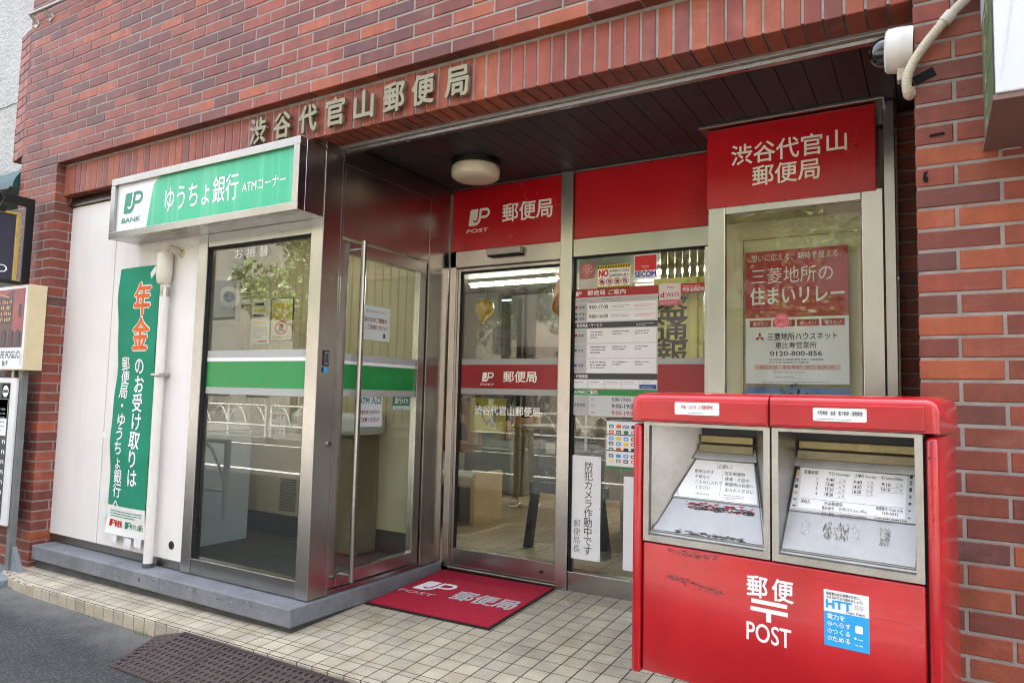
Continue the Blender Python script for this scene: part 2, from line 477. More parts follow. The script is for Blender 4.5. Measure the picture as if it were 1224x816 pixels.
class Sheet:
    """flat print seen from local -Y: u to the right, v up; layer n lies n*0.6 mm nearer to the viewer"""
    def __init__(s, step=0.0006): s.mb = MB(); s.mats = []; s.step = step
    def mi(s, m):
        if isinstance(m, str): m = MATS[m]
        if m not in s.mats: s.mats.append(m)
        return s.mats.index(m)
    def poly(s, pts, m, n=1, th=0.0):
        y = -n * s.step
        s.mb.add([(u, y, v) for u, v in pts], [list(range(len(pts)))], s.mi(m))
    def rect(s, u0, v0, u1, v1, m, n=1): s.poly([(u0, v0), (u1, v0), (u1, v1), (u0, v1)], m, n)
    def rrect(s, u0, v0, u1, v1, r, m, n=1):
        p = []
        for cx, cy, a in ((u1 - r, v1 - r, 0), (u0 + r, v1 - r, 90), (u0 + r, v0 + r, 180), (u1 - r, v0 + r, 270)):
            p += [(cx + r * math.cos(R(a + t)), cy + r * math.sin(R(a + t))) for t in (0, 22, 45, 68, 90)]
        s.poly(p, m, n)
    def board(s, u0, v0, u1, v1, m, th=0.004): s.mb.box(u0, u1, 0, th, v0, v1, s.mi(m))
    def circle(s, u, v, r, m, n=1, k=20): s.poly([(u + r * math.cos(2 * math.pi * i / k), v + r * math.sin(2 * math.pi * i / k)) for i in range(k)], m, n)
    def ring(s, u, v, r, w, m, n=1, k=20): s.stroke([(u + r * math.cos(2 * math.pi * i / k), v + r * math.sin(2 * math.pi * i / k)) for i in range(k + 1)], w, m, n)
    def stroke(s, pts, w, m, n=1):
        y = -n * s.step; L = []; Rr = []
        for i, (u, v) in enumerate(pts):
            a = pts[max(i - 1, 0)]; b = pts[min(i + 1, len(pts) - 1)]
            if i in (0, len(pts) - 1) and pts[0] == pts[-1] and len(pts) > 3: a, b = pts[-2], pts[1]
            d = Vector((b[0] - a[0], b[1] - a[1])); d.normalize()
            L.append((u - d.y * w / 2, y, v + d.x * w / 2)); Rr.append((u + d.y * w / 2, y, v - d.x * w / 2))
        k = len(pts); s.mb.add(L + Rr, [(i, i + 1, k + i + 1, k + i) for i in range(k - 1)], s.mi(m))
    def text(s, t, u, v, h, m, w=None, bold=0.0, n=2, align='l', slant=0.0, th=0.0):
        """v is the foot of the text, h the height of a full-width character (capitals are 0.8 h)"""
        V, F = glyphs(t, 0.0)
        if not V: return 0
        x0 = min(p[0] for p in V); x1 = max(p[0] for p in V)
        sy = h / 0.93; sx = sy
        if w: sx = w / max(1e-6, x1 - x0)
        W = (x1 - x0) * sx
        off = {'l': 0, 'c': -W / 2, 'r': -W}[align]
        P0 = [(u + off + (p[0] - x0) * sx + slant * (p[1]) * sy, v + (p[1] + 0.083) * sy) for p in V]
        s.glyph_faces(P0, F, bold * h, m, n, th)
        return W
    def glyph_faces(s, P0, F, b, m, n, th=0.0):
        k = len(P0)
        big = b > 0.0012
        sh = [(0, 0)] if b <= 0 else ([(b, 0), (-b, 0), (0, b), (0, -b)] + ([(0.7 * b, 0.7 * b), (-0.7 * b, -0.7 * b)] if big else []))
        for i, (du, dv) in enumerate(sh):
            y = -n * s.step - i * 0.00003
            P = [(p[0] + du, y, p[1] + dv) for p in P0]
            if th:
                edge = set((f[a], f[(a + 1) % len(f)]) for f in F for a in range(len(f)))
                side = [(a, c, c + k, a + k) for (a, c) in edge if (c, a) not in edge]
                s.mb.add(P + [(a, c + th, d) for a, c, d in P], F + side, s.mi(m))
            else: s.mb.add(P, F, s.mi(m))
    def vtext(s, t, u, v, h, m, pitch=None, bold=0.0, n=2, w=None):
        pitch = pitch or h * 1.02
        for i, ch in enumerate(t):
            V, F = glyphs(ch, 0.0)
            if not V: continue
            cx = 0.5; sy = h / 0.93; sx = (w or h) / 0.93
            if ch == 'ー': P = [(u - (p[1] - 0.38) * sx, v - i * pitch - h / 2 - (p[0] - cx) * sy) for p in V]
            else: P = [(u + (p[0] - cx) * sx, v - i * pitch - h + (p[1] + 0.083) * sy) for p in V]
            s.glyph_faces(P, F, bold * h, m, n)
    def scribble(s, u, v, w, h, m, rows=3, n=2, frac=1.0):
        """a block of fine print: rows of short dashes"""
        for r in range(rows):
            vv = v + h * (rows - 1 - r) / rows; x = u; hh = h / rows * 0.42
            end = u + w * (frac if r < rows - 1 else frac * random.uniform(0.5, 0.95))
            while x < end:
                l = random.uniform(0.35, 1.1) * hh
                s.rect(x, vv, min(x + l, end), vv + hh, m, n); x += l + hh * random.choice((0.25, 0.3, 0.35, 0.9))
    def logo(s, u, v, h, m, cut, n=2, slant=0.13):
        """the JP mark: a solid leaning block whose J is cut out in the ground colour, then an open P"""
        def T(a, b): return (u + (a + slant * b) * h, v + b * h)
        def arc(cx, cy, r, a0, a1, k=9): return [(cx + r * math.cos(R(a0 + (a1 - a0) * i / k)), cy + r * math.sin(R(a0 + (a1 - a0) * i / k))) for i in range(k + 1)]
        blk = arc(0.08, 0.08, 0.08, 180, 270, 4) + arc(0.48, 0.34, 0.34, -90, 0, 8) + [(0.82, 0.99), (0.12, 0.99)] + arc(0.12, 0.87, 0.12, 90, 180, 4)
        s.poly([T(*p) for p in blk], m, n)
        J = [(0.62, 1.0), (0.62, 0.42)] + arc(0.46, 0.40, 0.16, 0, -150, 10)
        s.stroke([T(*p) for p in J], 0.10 * h, cut, n + 1)
        P = [(0.80, 0.93), (1.12, 0.93)] + arc(1.12, 0.70, 0.225, 90, -90, 10) + [(0.82, 0.475)]
        s.stroke([T(*p) for p in P], 0.15 * h, m, n)
    def build(s, name, parent=None, loc=None, rot=None):
        o = s.mb.build(name, s.mats, parent, recalc=False)
        if parent is not None:
            o.data.transform(Matrix.Translation(Vector(loc or (0, 0, 0))) @ Euler(rot or (0, 0, 0)).to_matrix().to_4x4())
        else:
            if loc: o.location = loc
            if rot: o.rotation_euler = rot
        return o
# ------------------------------------------------------------------ the setting: road, pavement
def gz(x, y): return 0.0065 + 0.0114 * x + 0.0593 * y     # the tiled apron falls towards the street
ROADZ = -0.13
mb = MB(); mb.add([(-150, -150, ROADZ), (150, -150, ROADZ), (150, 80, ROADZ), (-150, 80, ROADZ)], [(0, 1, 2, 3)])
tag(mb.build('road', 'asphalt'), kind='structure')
def front_y(x):      # the apron's front edge, rounded at its left end
    if x > -1.7: return -1.0
    if x < -5.0: return -0.205 + 0.12 * ((-5.0 - x) / 0.6) ** 2
    return -0.205
bed = MB(); tl = MB()
xs = [-5.55 + 0.0 + 0.1 * i for i in range(0, 74)]
rows = [(-0.205, -0.168), (-0.168, -0.078), (-0.078, -0.0405)] + [(-0.0405 + 0.1 * i, 0.0595 + 0.1 * i) for i in range(14)]
rows_r = [(-1.0405 + 0.1 * i, -0.9405 + 0.1 * i) for i in range(10)]
j = 0.0062
for i, xa in enumerate(xs[:-1]):
    xb = xs[i + 1]
    for ya, yb in (rows if xa < -1.72 else rows_r + rows[3:]):
        if xa < -2.9 and ya > 0.3: continue
        sh = (front_y((xa + xb) / 2) + 0.205) if (xa < -5.0 and ya < -0.03) else 0.0
        k = max(0.0, 1 - (ya + 0.205) / 0.17) if sh else 0
        y0 = ya + sh * max(0, 1 - (ya + 0.205) / 0.165); y1 = yb + sh * max(0, 1 - (yb + 0.205) / 0.165)
        if y1 - y0 < 0.012: continue
        t = random.uniform(-0.0002, 0.0004)
        c = 0.0008
        V = []
        for inset, dz in ((j / 2, -0.006), (j / 2, -c), (j / 2 + c, 0)):
            V += [(x, y, gz(x, y) + dz + t) for x, y in ((xa + inset, y0 + inset), (xb - inset, y0 + inset), (xb - inset, y1 - inset), (xa + inset, y1 - inset))]
        F = [(8, 9, 10, 11)]
        for q in (0, 4):
            for a in range(4):
                b = (a + 1) % 4; F.append((q + a, q + b, q + 4 + b, q + 4 + a))
        tl.add(V, F)
    # nosing tile on the kerb face
    if xa < -1.75:
        fy = front_y((xa + xb) / 2); za = gz(xa, fy)
        tl.brick(Vector((0, fy - 0.001, 0)), Vector((1, 0, 0)), Vector((0, -1, 0)), xa + j / 2, xb - j / 2, ROADZ - 0.02, za - 0.004, 0.008, 0, 0.002, 0.0)
n = 40
V = []
for i in range(n + 1):
    x = -5.549 + (-1.7 + 5.549) * i / n
    V += [(x, front_y(min(x, -1.701)) + 0.003, ROADZ - 0.05), (x, front_y(min(x, -1.701)) + 0.003, gz(x, front_y(min(x, -1.701))) - 0.0014), (x, 1.36, gz(x, 1.36) - 0.0014)]
F = []
for i in range(n): F += [(3 * i, 3 * i + 3, 3 * i + 4, 3 * i + 1), (3 * i + 1, 3 * i + 4, 3 * i + 5, 3 * i + 2)]
V += [(-5.549, 1.36, ROADZ - 0.05)]; F.append((0, 1, 2, len(V) - 1))
bed.add(V, F)
bed.add([(-1.7, -1.04, ROADZ - 0.05), (1.76, -1.04, ROADZ - 0.05), (1.76, -1.04, gz(1.76, -1.04) - 0.0014), (-1.7, -1.04, gz(-1.7, -1.04) - 0.0014), (1.76, 1.36, gz(1.76, 1.36) - 0.0014), (-1.7, 1.36, gz(-1.7, 1.36) - 0.0014)], [(0, 1, 2, 3), (3, 2, 4, 5)])
pv = tag(tl.build('pavement', 'pavement_tile'), kind='structure')
tag(bed.build('pavement_bed', 'dark_grout'), kind='structure')
# tufts of weed in the kerb joint
mb = MB()
for i in range(150):
    x = random.choice((random.gauss(-3.72, 0.06), random.uniform(-4.7, -3.6))); y = -0.222 - abs(random.gauss(0, 0.012))
    a = random.uniform(0, 6.28); h = random.uniform(0.006, 0.022); w = 0.0022
    mb.add([(x - w, y, ROADZ + 0.003), (x + w, y, ROADZ + 0.003), (x + h * 0.7 * math.cos(a), y + h * 0.5 * math.sin(a), ROADZ + h)], [(0, 1, 2)])
tag(mb.build('weeds', plain('weed', (96, 104, 52), 0.8), recalc=False), 'small green weeds in the joint below the tiled kerb', 'weeds', kind='stuff')

# ------------------------------------------------------------------ the brick building
bld = thing('post_office_building', 'red brick post office front with recessed entrance and dark plank ceiling', 'building')
EX, EY, EZ = Vector((1, 0, 0)), Vector((0, 1, 0)), Vector((0, 0, 1))
ZREF = 1.3106
def courses(z0, z1):
    k = math.floor((z0 - ZREF) / 0.07) - 1
    while True:
        a = ZREF + 0.07 * k + 0.005; b = a + 0.06
        if a > z1: return
        aa, bb = max(a, z0), min(b, z1)
        if bb - aa > 0.012: yield k, aa, bb
        k += 1
def run(mb, O, U, N, u0, u1, z0, z1, phase=0.0, d=0.05, starts=None):
    for k, a, b in courses(z0, z1):
        u = u0 - 0.237 + ((phase + (0.1185 if k % 2 else 0.0)) % 0.237)
        if starts: u = starts[k % 2] - 0.237 * math.ceil((starts[k % 2] - u0) / 0.237)
        while u < u1:
            p, q = max(u, u0), min(u + 0.227, u1)
            if q - p > 0.02: mb.brick(O, U, N, p, q, a, b, d)
            u += 0.237
XL = -5.472
ZL = 2.8556
# upper wall
wb = MB(); mo = MB()
run(wb, Vector((0, 0, 0)), EX, -EY, -6.01, 2.2, ZL, 4.7, 0.07, 0.09)
mo.box(-6.005, 2.2, 0.003, 0.3, ZL + 0.004, 4.7)
wall = wb.build('wall', 'fired_brick', bld)
wm = mo.build('mortar', 'mortar', bld)
# canted left end of the upper wall, carried on a corbel
wb = MB()
O = Vector((-6.012, 0.0, 0)); U = Vector((-0.985, 0.17, 0)).normalized(); N = Vector((-0.17, -0.985, 0)).normalized()
run(wb, O, U, N, 0.0, 0.24, 3.06, 4.02, 0.1, 0.06)
for q in range(4): wb.brick(O, U, N, 0.002 + 0.062 * q, 0.058 + 0.062 * q, 2.99, 3.05, 0.1)
wb.build('canted_corner', 'fired_brick', bld)
mo = MB(); mo.prism([(-6.01, 0.004), (-6.245, 0.046), (-6.245, 0.3), (-6.01, 0.3)], 3.0, 4.02, 'z')
mo.build('corner_backing', 'mortar', bld)
# soldier course above the opening
sb = MB(); YS = 0.06; ZS = 2.622
x = XL + 0.012
while x < 2.15:
    if x + 0.06 < -0.0 :
        sb.brick(Vector((0, YS, 0)), EX, -EY, x, x + 0.06, ZS, 2.8395, 0.165, 0, 0.003, 0.002)
    x += 0.07
sb.build('soldier_course', 'soldier_brick', bld)
mo = MB(); mo.box(XL, -0.002, YS + 0.004, 0.219, ZS + 0.008, ZL + 0.002)
mo.build('soldier_mortar', 'mortar', bld)
# pillars: corner bricks are whole, alternating long and short
def pillar(name, xe, sgn, length, z0, z1, back):
    """xe: arris of the reveal, sgn +1 when the front runs to +x"""
    p = MB()
    U = EX * sgn
    for k, a, b in courses(z0, z1):
        long = (k % 2 == 0)
        w, dp = (0.227, 0.108) if long else (0.108, 0.227)
        p.brick(Vector((xe, 0, 0)), U, -EY, 0.0, w, a, b, dp)
        u = w + 0.01
        while u < length:
            p.brick(Vector((xe, 0, 0)), U, -EY, u, min(u + 0.227, length), a, b, 0.06); u += 0.237
        v = dp + 0.01
        while v < back:
            p.brick(Vector((xe, 0, 0)), EY, -U, v, min(v + 0.227, back), a, b, 0.06); v += 0.237
    o = p.build(name, 'fired_brick', bld)
    m = MB(); e = 0.003
    x0, x1 = sorted((xe + sgn * e, xe + sgn * length)); m.box(x0, x1, e, back, z0 - 0.02, z1 + 0.002)
    m.build('pillar_mortar', 'mortar', bld)
    return o
pillar('pillar', XL, -1, 0.54, -0.2, ZL - 0.005, 0.30)
pillar('pillar', 0.0, 1, 2.2, -0.2, ZL - 0.005, 1.60)
wb = MB(); run(wb, Vector((0, 1.2, 0)), EX, -EY, -0.094, 0.004, -0.2, 2.66, 0.0, 0.06); wb.build('back_wall', 'fired_brick', bld)
mo = MB(); mo.box(-0.094, 0.004, 1.204, 1.3, -0.2, 2.66); mo.build('back_wall_mortar', 'mortar', bld)
# body of the building behind the front; unseen top sized to block the sun
mb = MB()
mb.box(-6.0, 6.0, 0.31, 10, 2.86, 6.0); mb.box(2.201, 6.0, 0.1, 10, -0.2, 2.859); mb.box(-6.0, 2.2, 0.05, 0.3, 4.702, 6.0)
mb.build('upper_storeys', 'far_tile_wall', bld)
mb = MB(); mb.box(-6.0, -5.53, 0.31, 1.5, -0.2, 2.858); mb.build('side_wall', 'mortar', bld)
mb = MB(); mb.box(0.008, 2.2, 1.61, 6.3, -0.2, 2.858)
mb.build('side_wall', 'mortar', bld)
# plank ceiling, one piece, with its metal edge trims
mb = MB(); x = -2.98
while x < 0.0:
    mb.box(x, min(x + 0.109, -0.002), 0.385, 1.36, 2.664, 2.69, 0, 0.0025); x += 0.1115
mb.build('plank_ceiling', 'dark_planks', bld)
mb = MB(); mb.box(-5.4, 0.0, 0.26, 1.62, 2.70, 2.72); mb.build('ceiling_void', 'lobby_dark' if 'lobby_dark' in MATS else 'dark_base', bld)
mb = MB(); mb.box(-2.95, -0.002, 0.221, 0.236, 2.606, 2.70, 0, 0.003); mb.box(-2.95, -0.002, 0.236, 0.252, 2.606, 2.618, 0, 0.003)
mb.build('edge_angle', plain('zinc_trim', (150, 150, 146), 0.4, metal=0.7), bld)
mb = MB(); mb.prism([(0.345, 2.70), (0.345, 2.652), (0.352, 2.640), (0.384, 2.640), (0.384, 2.70)], -2.84, -0.002, 'x')
mb.build('ceiling_rail', 'steel_rail', bld)
mb = MB(); mb.box(-2.85, -0.002, 0.2525, 0.3445, 2.668, 2.69); mb.build('rail_recess', 'dark_planks', bld)

# ------------------------------------------------------------------ entrance screen: posts, rails, door, fixed window
YD = 1.311
def frame_box(mb, x0, x1, z0, z1, d0=0.0, d1=0.07, c=0.003): mb.box(x0, x1, YD + d0, YD + d1, z0, z1, 0, c)
fr = thing('entrance_screen', 'stainless steel framed glass entrance screen between the booth and the showcase', 'entrance', (-1.93, YD, 0.08))
mb = MB()
frame_box(mb, -1.976, -1.892, 0.02, 2.66, -0.012, 0.09); mb.build('centre_post', 'brushed_steel', fr)
mb = MB(); frame_box(mb, -2.836, -2.786, 0.02, 2.215, 0.0, 0.09); mb.build('side_post', 'brushed_steel', fr)
mb = MB(); frame_box(mb, -2.836, -1.977, 2.100, 2.214, 0.0, 0.09); mb.build('door_header', 'steel_rail', fr)
mb = MB(); frame_box(mb, -1.891, -0.98, 2.104, 2.219, 0.0, 0.09); mb.build('window_header', 'steel_rail', fr)
mb = MB(); frame_box(mb, -1.891, -0.98, 0.03, 0.178, 0.0, 0.09); mb.build('window_sill', 'steel_rail', fr)
mb = MB(); frame_box(mb, -1.064, -0.98, 0.18, 2.102, 0.0, 0.09); mb.build('side_post', 'brushed_steel', fr)
mb = MB(); mb.box(-1.885, -1.066, YD + 0.02, YD + 0.026, 0.179, 2.103); mb.build('window_pane', 'window_glass', fr)
mb = MB(); mb.box(-1.888, -1.878, YD + 0.004, YD + 0.03, 0.179, 2.103); mb.box(-1.878, -1.066, YD + 0.004, YD + 0.019, 2.093, 2.1035); mb.build('gasket', 'black_rubber', fr)
s = Sheet(); s.rect(-1.34, 1.228, -1.068, 1.468, FROST); s.rect(-1.34, 1.261, -1.068, 1.433, DARKRED, 2)
s.build('film_band', fr, (0, YD + 0.019, 0))
# the red fascia panels above
mb = MB(); frame_box(mb, -2.836, -1.978, 2.216, 2.647, 0.012, 0.03, 0.002); f1 = mb.build('fascia_panel', RED, fr)
mb = MB(); frame_box(mb, -1.890, -0.93, 2.222, 2.647, 0.012, 0.03, 0.002); f2 = mb.build('fascia_panel', RED, fr)
mb = MB(); frame_box(mb, -2.84, -1.978, 2.648, 2.66, 0.0, 0.05, 0.001); frame_box(mb, -1.890, -0.93, 2.648, 2.66, 0.0, 0.05, 0.001); mb.build('fascia_trim', 'dark_steel', fr)
s = Sheet(0.0012); s.logo(-2.700, 2.385, 0.115, CREAM, RED); s.text('POST', -2.715, 2.335, 0.032, CREAM, 0.175, 0.02, slant=0.2); s.build('logo', f1, (0, YD + 0.012, 0)); s = Sheet(0.0012)
s.text('郵便局', -2.425, 2.385, 0.125, CREAM, 0.375, 0.018)
s.build('lettering', f1, (0, YD + 0.012, 0))
# sliding door
sd = MB()
sd.box(-2.785, -2.765, YD + 0.03, YD + 0.062, 0.085, 2.098, 0, 0.002); sd.box(-2.0, -1.977, YD + 0.03, YD + 0.062, 0.085, 2.098, 0, 0.002)
sd.box(-2.765, -2.0, YD + 0.03, YD + 0.062, 0.085, 0.202, 0, 0.002); sd.box(-2.765, -2.0, YD + 0.03, YD + 0.062, 2.076, 2.098, 0, 0.002)
door = sd.build('sliding_door', 'steel_rail')
tag(door, 'automatic glass sliding door with a red band of film and white lettering', 'door')
mb = MB(); mb.box(-2.764, -2.001, YD + 0.042, YD + 0.048, 0.203, 2.075); mb.build('pane', 'window_glass', door)
mb = MB(); mb.box(-2.764, -2.745, YD + 0.028, YD + 0.041, 0.203, 2.075); mb.box(-2.745, -2.001, YD + 0.036, YD + 0.041, 2.06, 2.075); mb.build('gasket', 'black_rubber', door)
mb = MB(); mb.box(-2.10, -2.075, YD + 0.026, YD + 0.0295, 0.132, 0.147, 0, 0.001); mb.build('lock', 'black_rubber', door)
s = Sheet()
s.rect(-2.744, 1.235, -2.002, 1.472, FROST); s.rect(-2.744, 1.274, -2.002, 1.433, DARKRED, 2)
s.build('door_film', door, (0, YD + 0.041, 0))
s = Sheet(); s.logo(-2.575, 1.320, 0.062, CREAM, DARKRED, 3); s.text('POST', -2.585, 1.293, 0.018, CREAM, 0.105, 0.02, 3, slant=0.2); s.build('logo', door, (0, YD + 0.041, 0))
s = Sheet(); s.text('郵便局', -2.405, 1.318, 0.072, CREAM, 0.25, 0.018, 3); s.build('lettering', door, (0, YD + 0.041, 0))
s = Sheet(); s.text('渋谷代官山郵便局', -2.625, 1.098, 0.062, CREAM, 0.50, 0.016); s.build('lettering', door, (0, YD + 0.041, 0))
rebase(door, (-2.38, YD + 0.04, 0.085))
# the threshold strip
mb = MB(); mb.box(-2.836, -1.977, YD + 0.0, YD + 0.09, 0.0, 0.082, 0, 0.003); mb.build('threshold', 'steel_rail', fr)
rebase(fr, (-1.93, YD, 0.08))
# door sensor
mb = MB(); mb.box(-2.512, -2.252, YD - 0.045, YD - 0.001, 2.158, 2.205, 0, 0.006)
sen = mb.build('door_sensor', plain('sensor_silver', (176, 172, 162), 0.35, metal=0.3)); tag(sen, 'small silver motion sensor box on the header above the sliding door', 'sensor')
mb = MB(); mb.box(-2.505, -2.26, YD - 0.04, YD - 0.004, 2.150, 2.157); mb.build('lens_strip', 'black_rubber', sen); rebase(sen, (-2.38, YD - 0.001, 2.18))
# ------------------------------------------------------------------ the glazed cash machine booth
XB, YB, ZP = -2.846, 0.133, 0.112
bt = thing('atm_booth', 'stainless steel glazed cash machine booth on a grey plinth', 'booth')
mb = MB(); mb.box(-5.42, -2.825, -0.006, 1.30, 0.01, ZP - 0.004, 0, 0.008); mb.build('plinth', 'painted_concrete', bt)
mb = MB(); mb.box(-5.43, -2.85, 0.03, 1.295, -0.1, 0.012); mb.build('plinth_foot', 'dark_base', bt)
mb = MB()
mb.box(-5.522, -4.876, YB, YB + 0.03, 0.165, 2.548, 0, 0.002); mb.box(-4.868, -3.938, YB, YB + 0.03, 0.165, 2.548, 0, 0.002)
mb.build('front_panel', 'white_enamel', bt)
mb = MB()
mb.box(-4.875, -4.869, YB + 0.006, YB + 0.03, 0.165, 2.5)
mb.build('panel_joint', 'dark_base', bt)
mb = MB()
mb.box(-5.53, -3.93, YB + 0.004, YB + 0.03, 0.113, 0.164, 0, 0.002); mb.build('foot_trim', 'dark_steel', bt); mb = MB()
mb.prism([(YB - 0.012, 2.555), (YB - 0.03, 2.56), (YB + 0.01, 2.645), (YB + 0.06, 2.645), (YB + 0.06, 2.549)], -5.535, -2.86, 'x')
mb.build('panel_trim', 'dark_steel', bt)
mb = MB(); mb.box(-5.545, -5.523, YB - 0.006, YB + 0.03, 0.113, 2.552, 0, 0.003); mb.build('edge_strip', plain('zinc_trim', (150, 150, 146), 0.4, metal=0.7), bt)
# window frame
mb = MB(); mb.box(-3.937, -3.846, YB - 0.008, YB + 0.06, 0.113, 2.58, 0, 0.003); mb.build('post', 'brushed_steel', bt)
mb = MB(); mb.box(-2.94, XB, YB - 0.008, YB + 0.125, 0.113, 2.572, 0, 0.003); mb.build('post', 'brushed_steel', bt)
mb = MB(); mb.box(-3.845, -2.941, YB - 0.004, YB + 0.06, 2.108, 2.58, 0, 0.003); mb.build('head_rail', 'steel_rail', bt)
mb = MB(); mb.box(-3.845, -2.941, YB - 0.004, YB + 0.06, 0.113, 0.205, 0, 0.003); mb.build('sill_rail', 'steel_rail', bt)
mb = MB(); mb.box(-3.845, -2.941, YB + 0.024, YB + 0.03, 0.206, 2.107); mb.build('window_pane', 'window_glass', bt)
mb = MB(); mb.box(-3.845, -3.83, YB + 0.008, YB + 0.023, 0.206, 2.107); mb.box(-3.83, -2.941, YB + 0.008, YB + 0.023, 2.094, 2.107); mb.build('gasket', 'black_rubber', bt)
s = Sheet()
s.rect(-3.829, 1.198, -2.942, 1.462, FROST); s.rect(-3.829, 1.240, -2.942, 1.395, GREEN, 2); s.rect(-3.829, 1.397, -2.942, 1.418, WHITE, 2)
s.build('film_band', bt, (0, YB + 0.023, 0))
s = Sheet(); s.text('お 振 替', -3.62, 2.02, 0.062, WHITE, 0.30, 0.016); s.build('lettering', bt, (0, YB + 0.023, 0))
# right-hand side with the door
mb = MB(); mb.box(-2.9, XB + 0.004, YB + 0.125, 1.30, 2.535, 2.652, 0, 0.002); mb.box(-2.9, XB + 0.001, YB - 0.006, YB + 0.125, 2.573, 2.652, 0, 0.002); mb.build('cornice', 'dark_steel', bt)
mb = MB(); mb.box(-2.9, XB - 0.001, 0.278, 1.083, 2.113, 2.533, 0, 0.002); mb.build('side_panel', 'brushed_steel', bt)
mb = MB(); mb.box(-2.93, XB, YB + 0.126, 0.276, 0.113, 2.534, 0, 0.003); mb.build('post', 'brushed_steel', bt)
mb = MB(); mb.box(-2.93, XB, 1.085, 1.31, 0.113, 2.534, 0, 0.003); mb.build('post', 'brushed_steel', bt)
mb = MB(); mb.box(-2.92, XB - 0.004, 0.277, 1.084, 0.113, 0.135, 0, 0.002); mb.build('door_sill', 'steel_rail', bt)
mb = MB()
mb.box(-2.91, XB - 0.012, 0.285, 0.345, 0.142, 2.102, 0, 0.003); mb.box(-2.91, XB - 0.012, 1.012, 1.076, 0.142, 2.102, 0, 0.003)
mb.box(-2.91, XB - 0.012, 0.346, 1.011, 0.142, 0.215, 0, 0.003); mb.box(-2.91, XB - 0.012, 0.346, 1.011, 2.028, 2.102, 0, 0.003)
bd = mb.build('door', 'brushed_steel', bt)
mb = MB(); mb.box(-2.884, -2.878, 0.346, 1.011, 0.216, 2.027); mb.build('pane', 'window_glass', bd)
mb = MB(); mb.tube([(XB + 0.052, 0.40, 0.165), (XB + 0.052, 0.40, 2.105)], 0.0165, 20)
for z in (0.2, 2.06): mb.tube([(XB - 0.012, 0.40, z), (XB + 0.05, 0.40, z)], 0.009, 12)
mb.build('handle', 'steel_rail', bd, 40)
mb = MB(); mb.lathe([(0, 0.012), (0.012, 0.012), (0.014, 0.0)], (XB - 0.012, 0.315, 0.20), (1, 0, 0), 16); mb.lathe([(0, 0.014), (0.016, 0.012), (0.018, 0.0)], (XB, 0.232, 0.94), (1, 0, 0), 16); mb.build('lock', 'dark_steel', bd, 40)
s = Sheet()
s.rect(0.347, 1.205, 1.010, 1.45, FROST); s.rect(0.347, 1.245, 1.010, 1.388, GREEN, 2); s.rect(0.347, 1.39, 1.010, 1.408, WHITE, 2)
s.text('自動扉', 0.62, 1.27, 0.075, plain('film_green_pale', (20, 146, 72), 0.35), 0.26, 0.015, 3)
s.build('film_band', bd, (XB - 0.031, 0, 0), (0, 0, R(90)))
# stickers on the post beside the door belong to the booth
s = Sheet(); s.board(0.165, 1.37, 0.205, 1.455, BLKM, 0.006); s.rect(0.170, 1.378, 0.200, 1.447, GREY); s.rect(0.174, 1.385, 0.196, 1.44, DGREY, 2); s.rect(0.165, 1.335, 0.195, 1.36, SKYB)
s.build('card_reader', bt, (XB + 0.007, 0, 0), (0, 0, R(90)))
mb = MB()
mb.box(-5.0, -2.86, 1.25, 1.30, ZP, 2.56); mb.build('inner_wall', BEIGEW, bt)
mb = MB()
for r in range(14):
    for q in range(10): mb.box(-4.36 + 0.018 * q, -4.348 + 0.018 * q, 1.2465, 1.249, 0.30 + 0.018 * r, 0.312 + 0.018 * r)
mb.build('vent_grille', DGREY, bt)
mb = MB(); x = -4.9
while x < -3.05:
    mb.box(x, x + 0.012, 1.2475, 1.2495, 1.02, 2.3); x += 0.075
mb.build('wall_ribs', plain('booth_wall_dark', (184, 174, 142), 0.55), bt)
mb = MB(); mb.box(-5.0, -4.94, 0.18, 1.25, ZP, 2.56, 0, 0.002); mb.box(-4.939, -4.928, 0.7, 0.705, 1.0, 2.3); mb.build('inner_panel', OLIVE, bt)
mb = MB(); mb.box(-4.94, -2.93, 1.235, 1.249, ZP, 0.27); mb.build('skirting', plain('skirting_dark', (52, 56, 60), 0.5), bt)
mb = MB(); mb.box(-5.4, -2.93, 0.2, 1.249, ZP - 0.002, ZP + 0.006); mb.build('carpet', 'booth_carpet', bt)
mb = MB(); mb.box(-5.4, -2.90, 0.19, 1.30, 2.42, 2.47); mb.build('ceiling', plain('booth_ceiling', (190, 184, 160), 0.6), bt)
mb = MB(); mb.box(-4.6, -3.1, 0.55, 0.75, 2.395, 2.419, 0, 0.004); mb.build('ceiling_light', emit('booth_lamp', (255, 243, 218), 0.7), bt)
mb = MB(); mb.box(-5.53, -2.86, 0.17, 1.30, 2.60, 2.64); mb.build('roof', 'dark_steel', bt)
BT = bt
# machines inside
am = thing('cash_machine', 'pale grey cash machine in the booth behind the green striped window', 'cash machine', (-4.68, 0.62, 0.118))
mb = MB(); mb.prism([(0.26, 0.118), (0.26, 0.84), (0.34, 0.92), (1.0, 0.92), (1.0, 0.118)], -4.92, -4.42, 'x'); mb.build('cabinet', ATMW, am)
mb = MB(); mb.prism([(0.3, 0.93), (0.3, 0.96), (0.62, 1.05), (0.98, 1.10), (0.98, 0.93)], -4.93, -4.42, 'x'); con = mb.build('console', WPLAST, am)
mb = MB(); mb.box(-4.88, -4.5, 0.66, 0.95, 1.075, 1.46, 0, 0.01); mb.build('screen_housing', OLIVE, am)
mb = MB(); mb.box(-4.419, -4.412, 0.30, 0.37, 0.56, 0.61, 0, 0.001); mb.build('latch', DGREY, am)
rebase(am, (-4.68, 0.62, 0.118))
ct = thing('writing_counter', 'pale wooden counter with a rounded white end inside the booth door', 'counter', (-3.6, 1.1, 0.118))
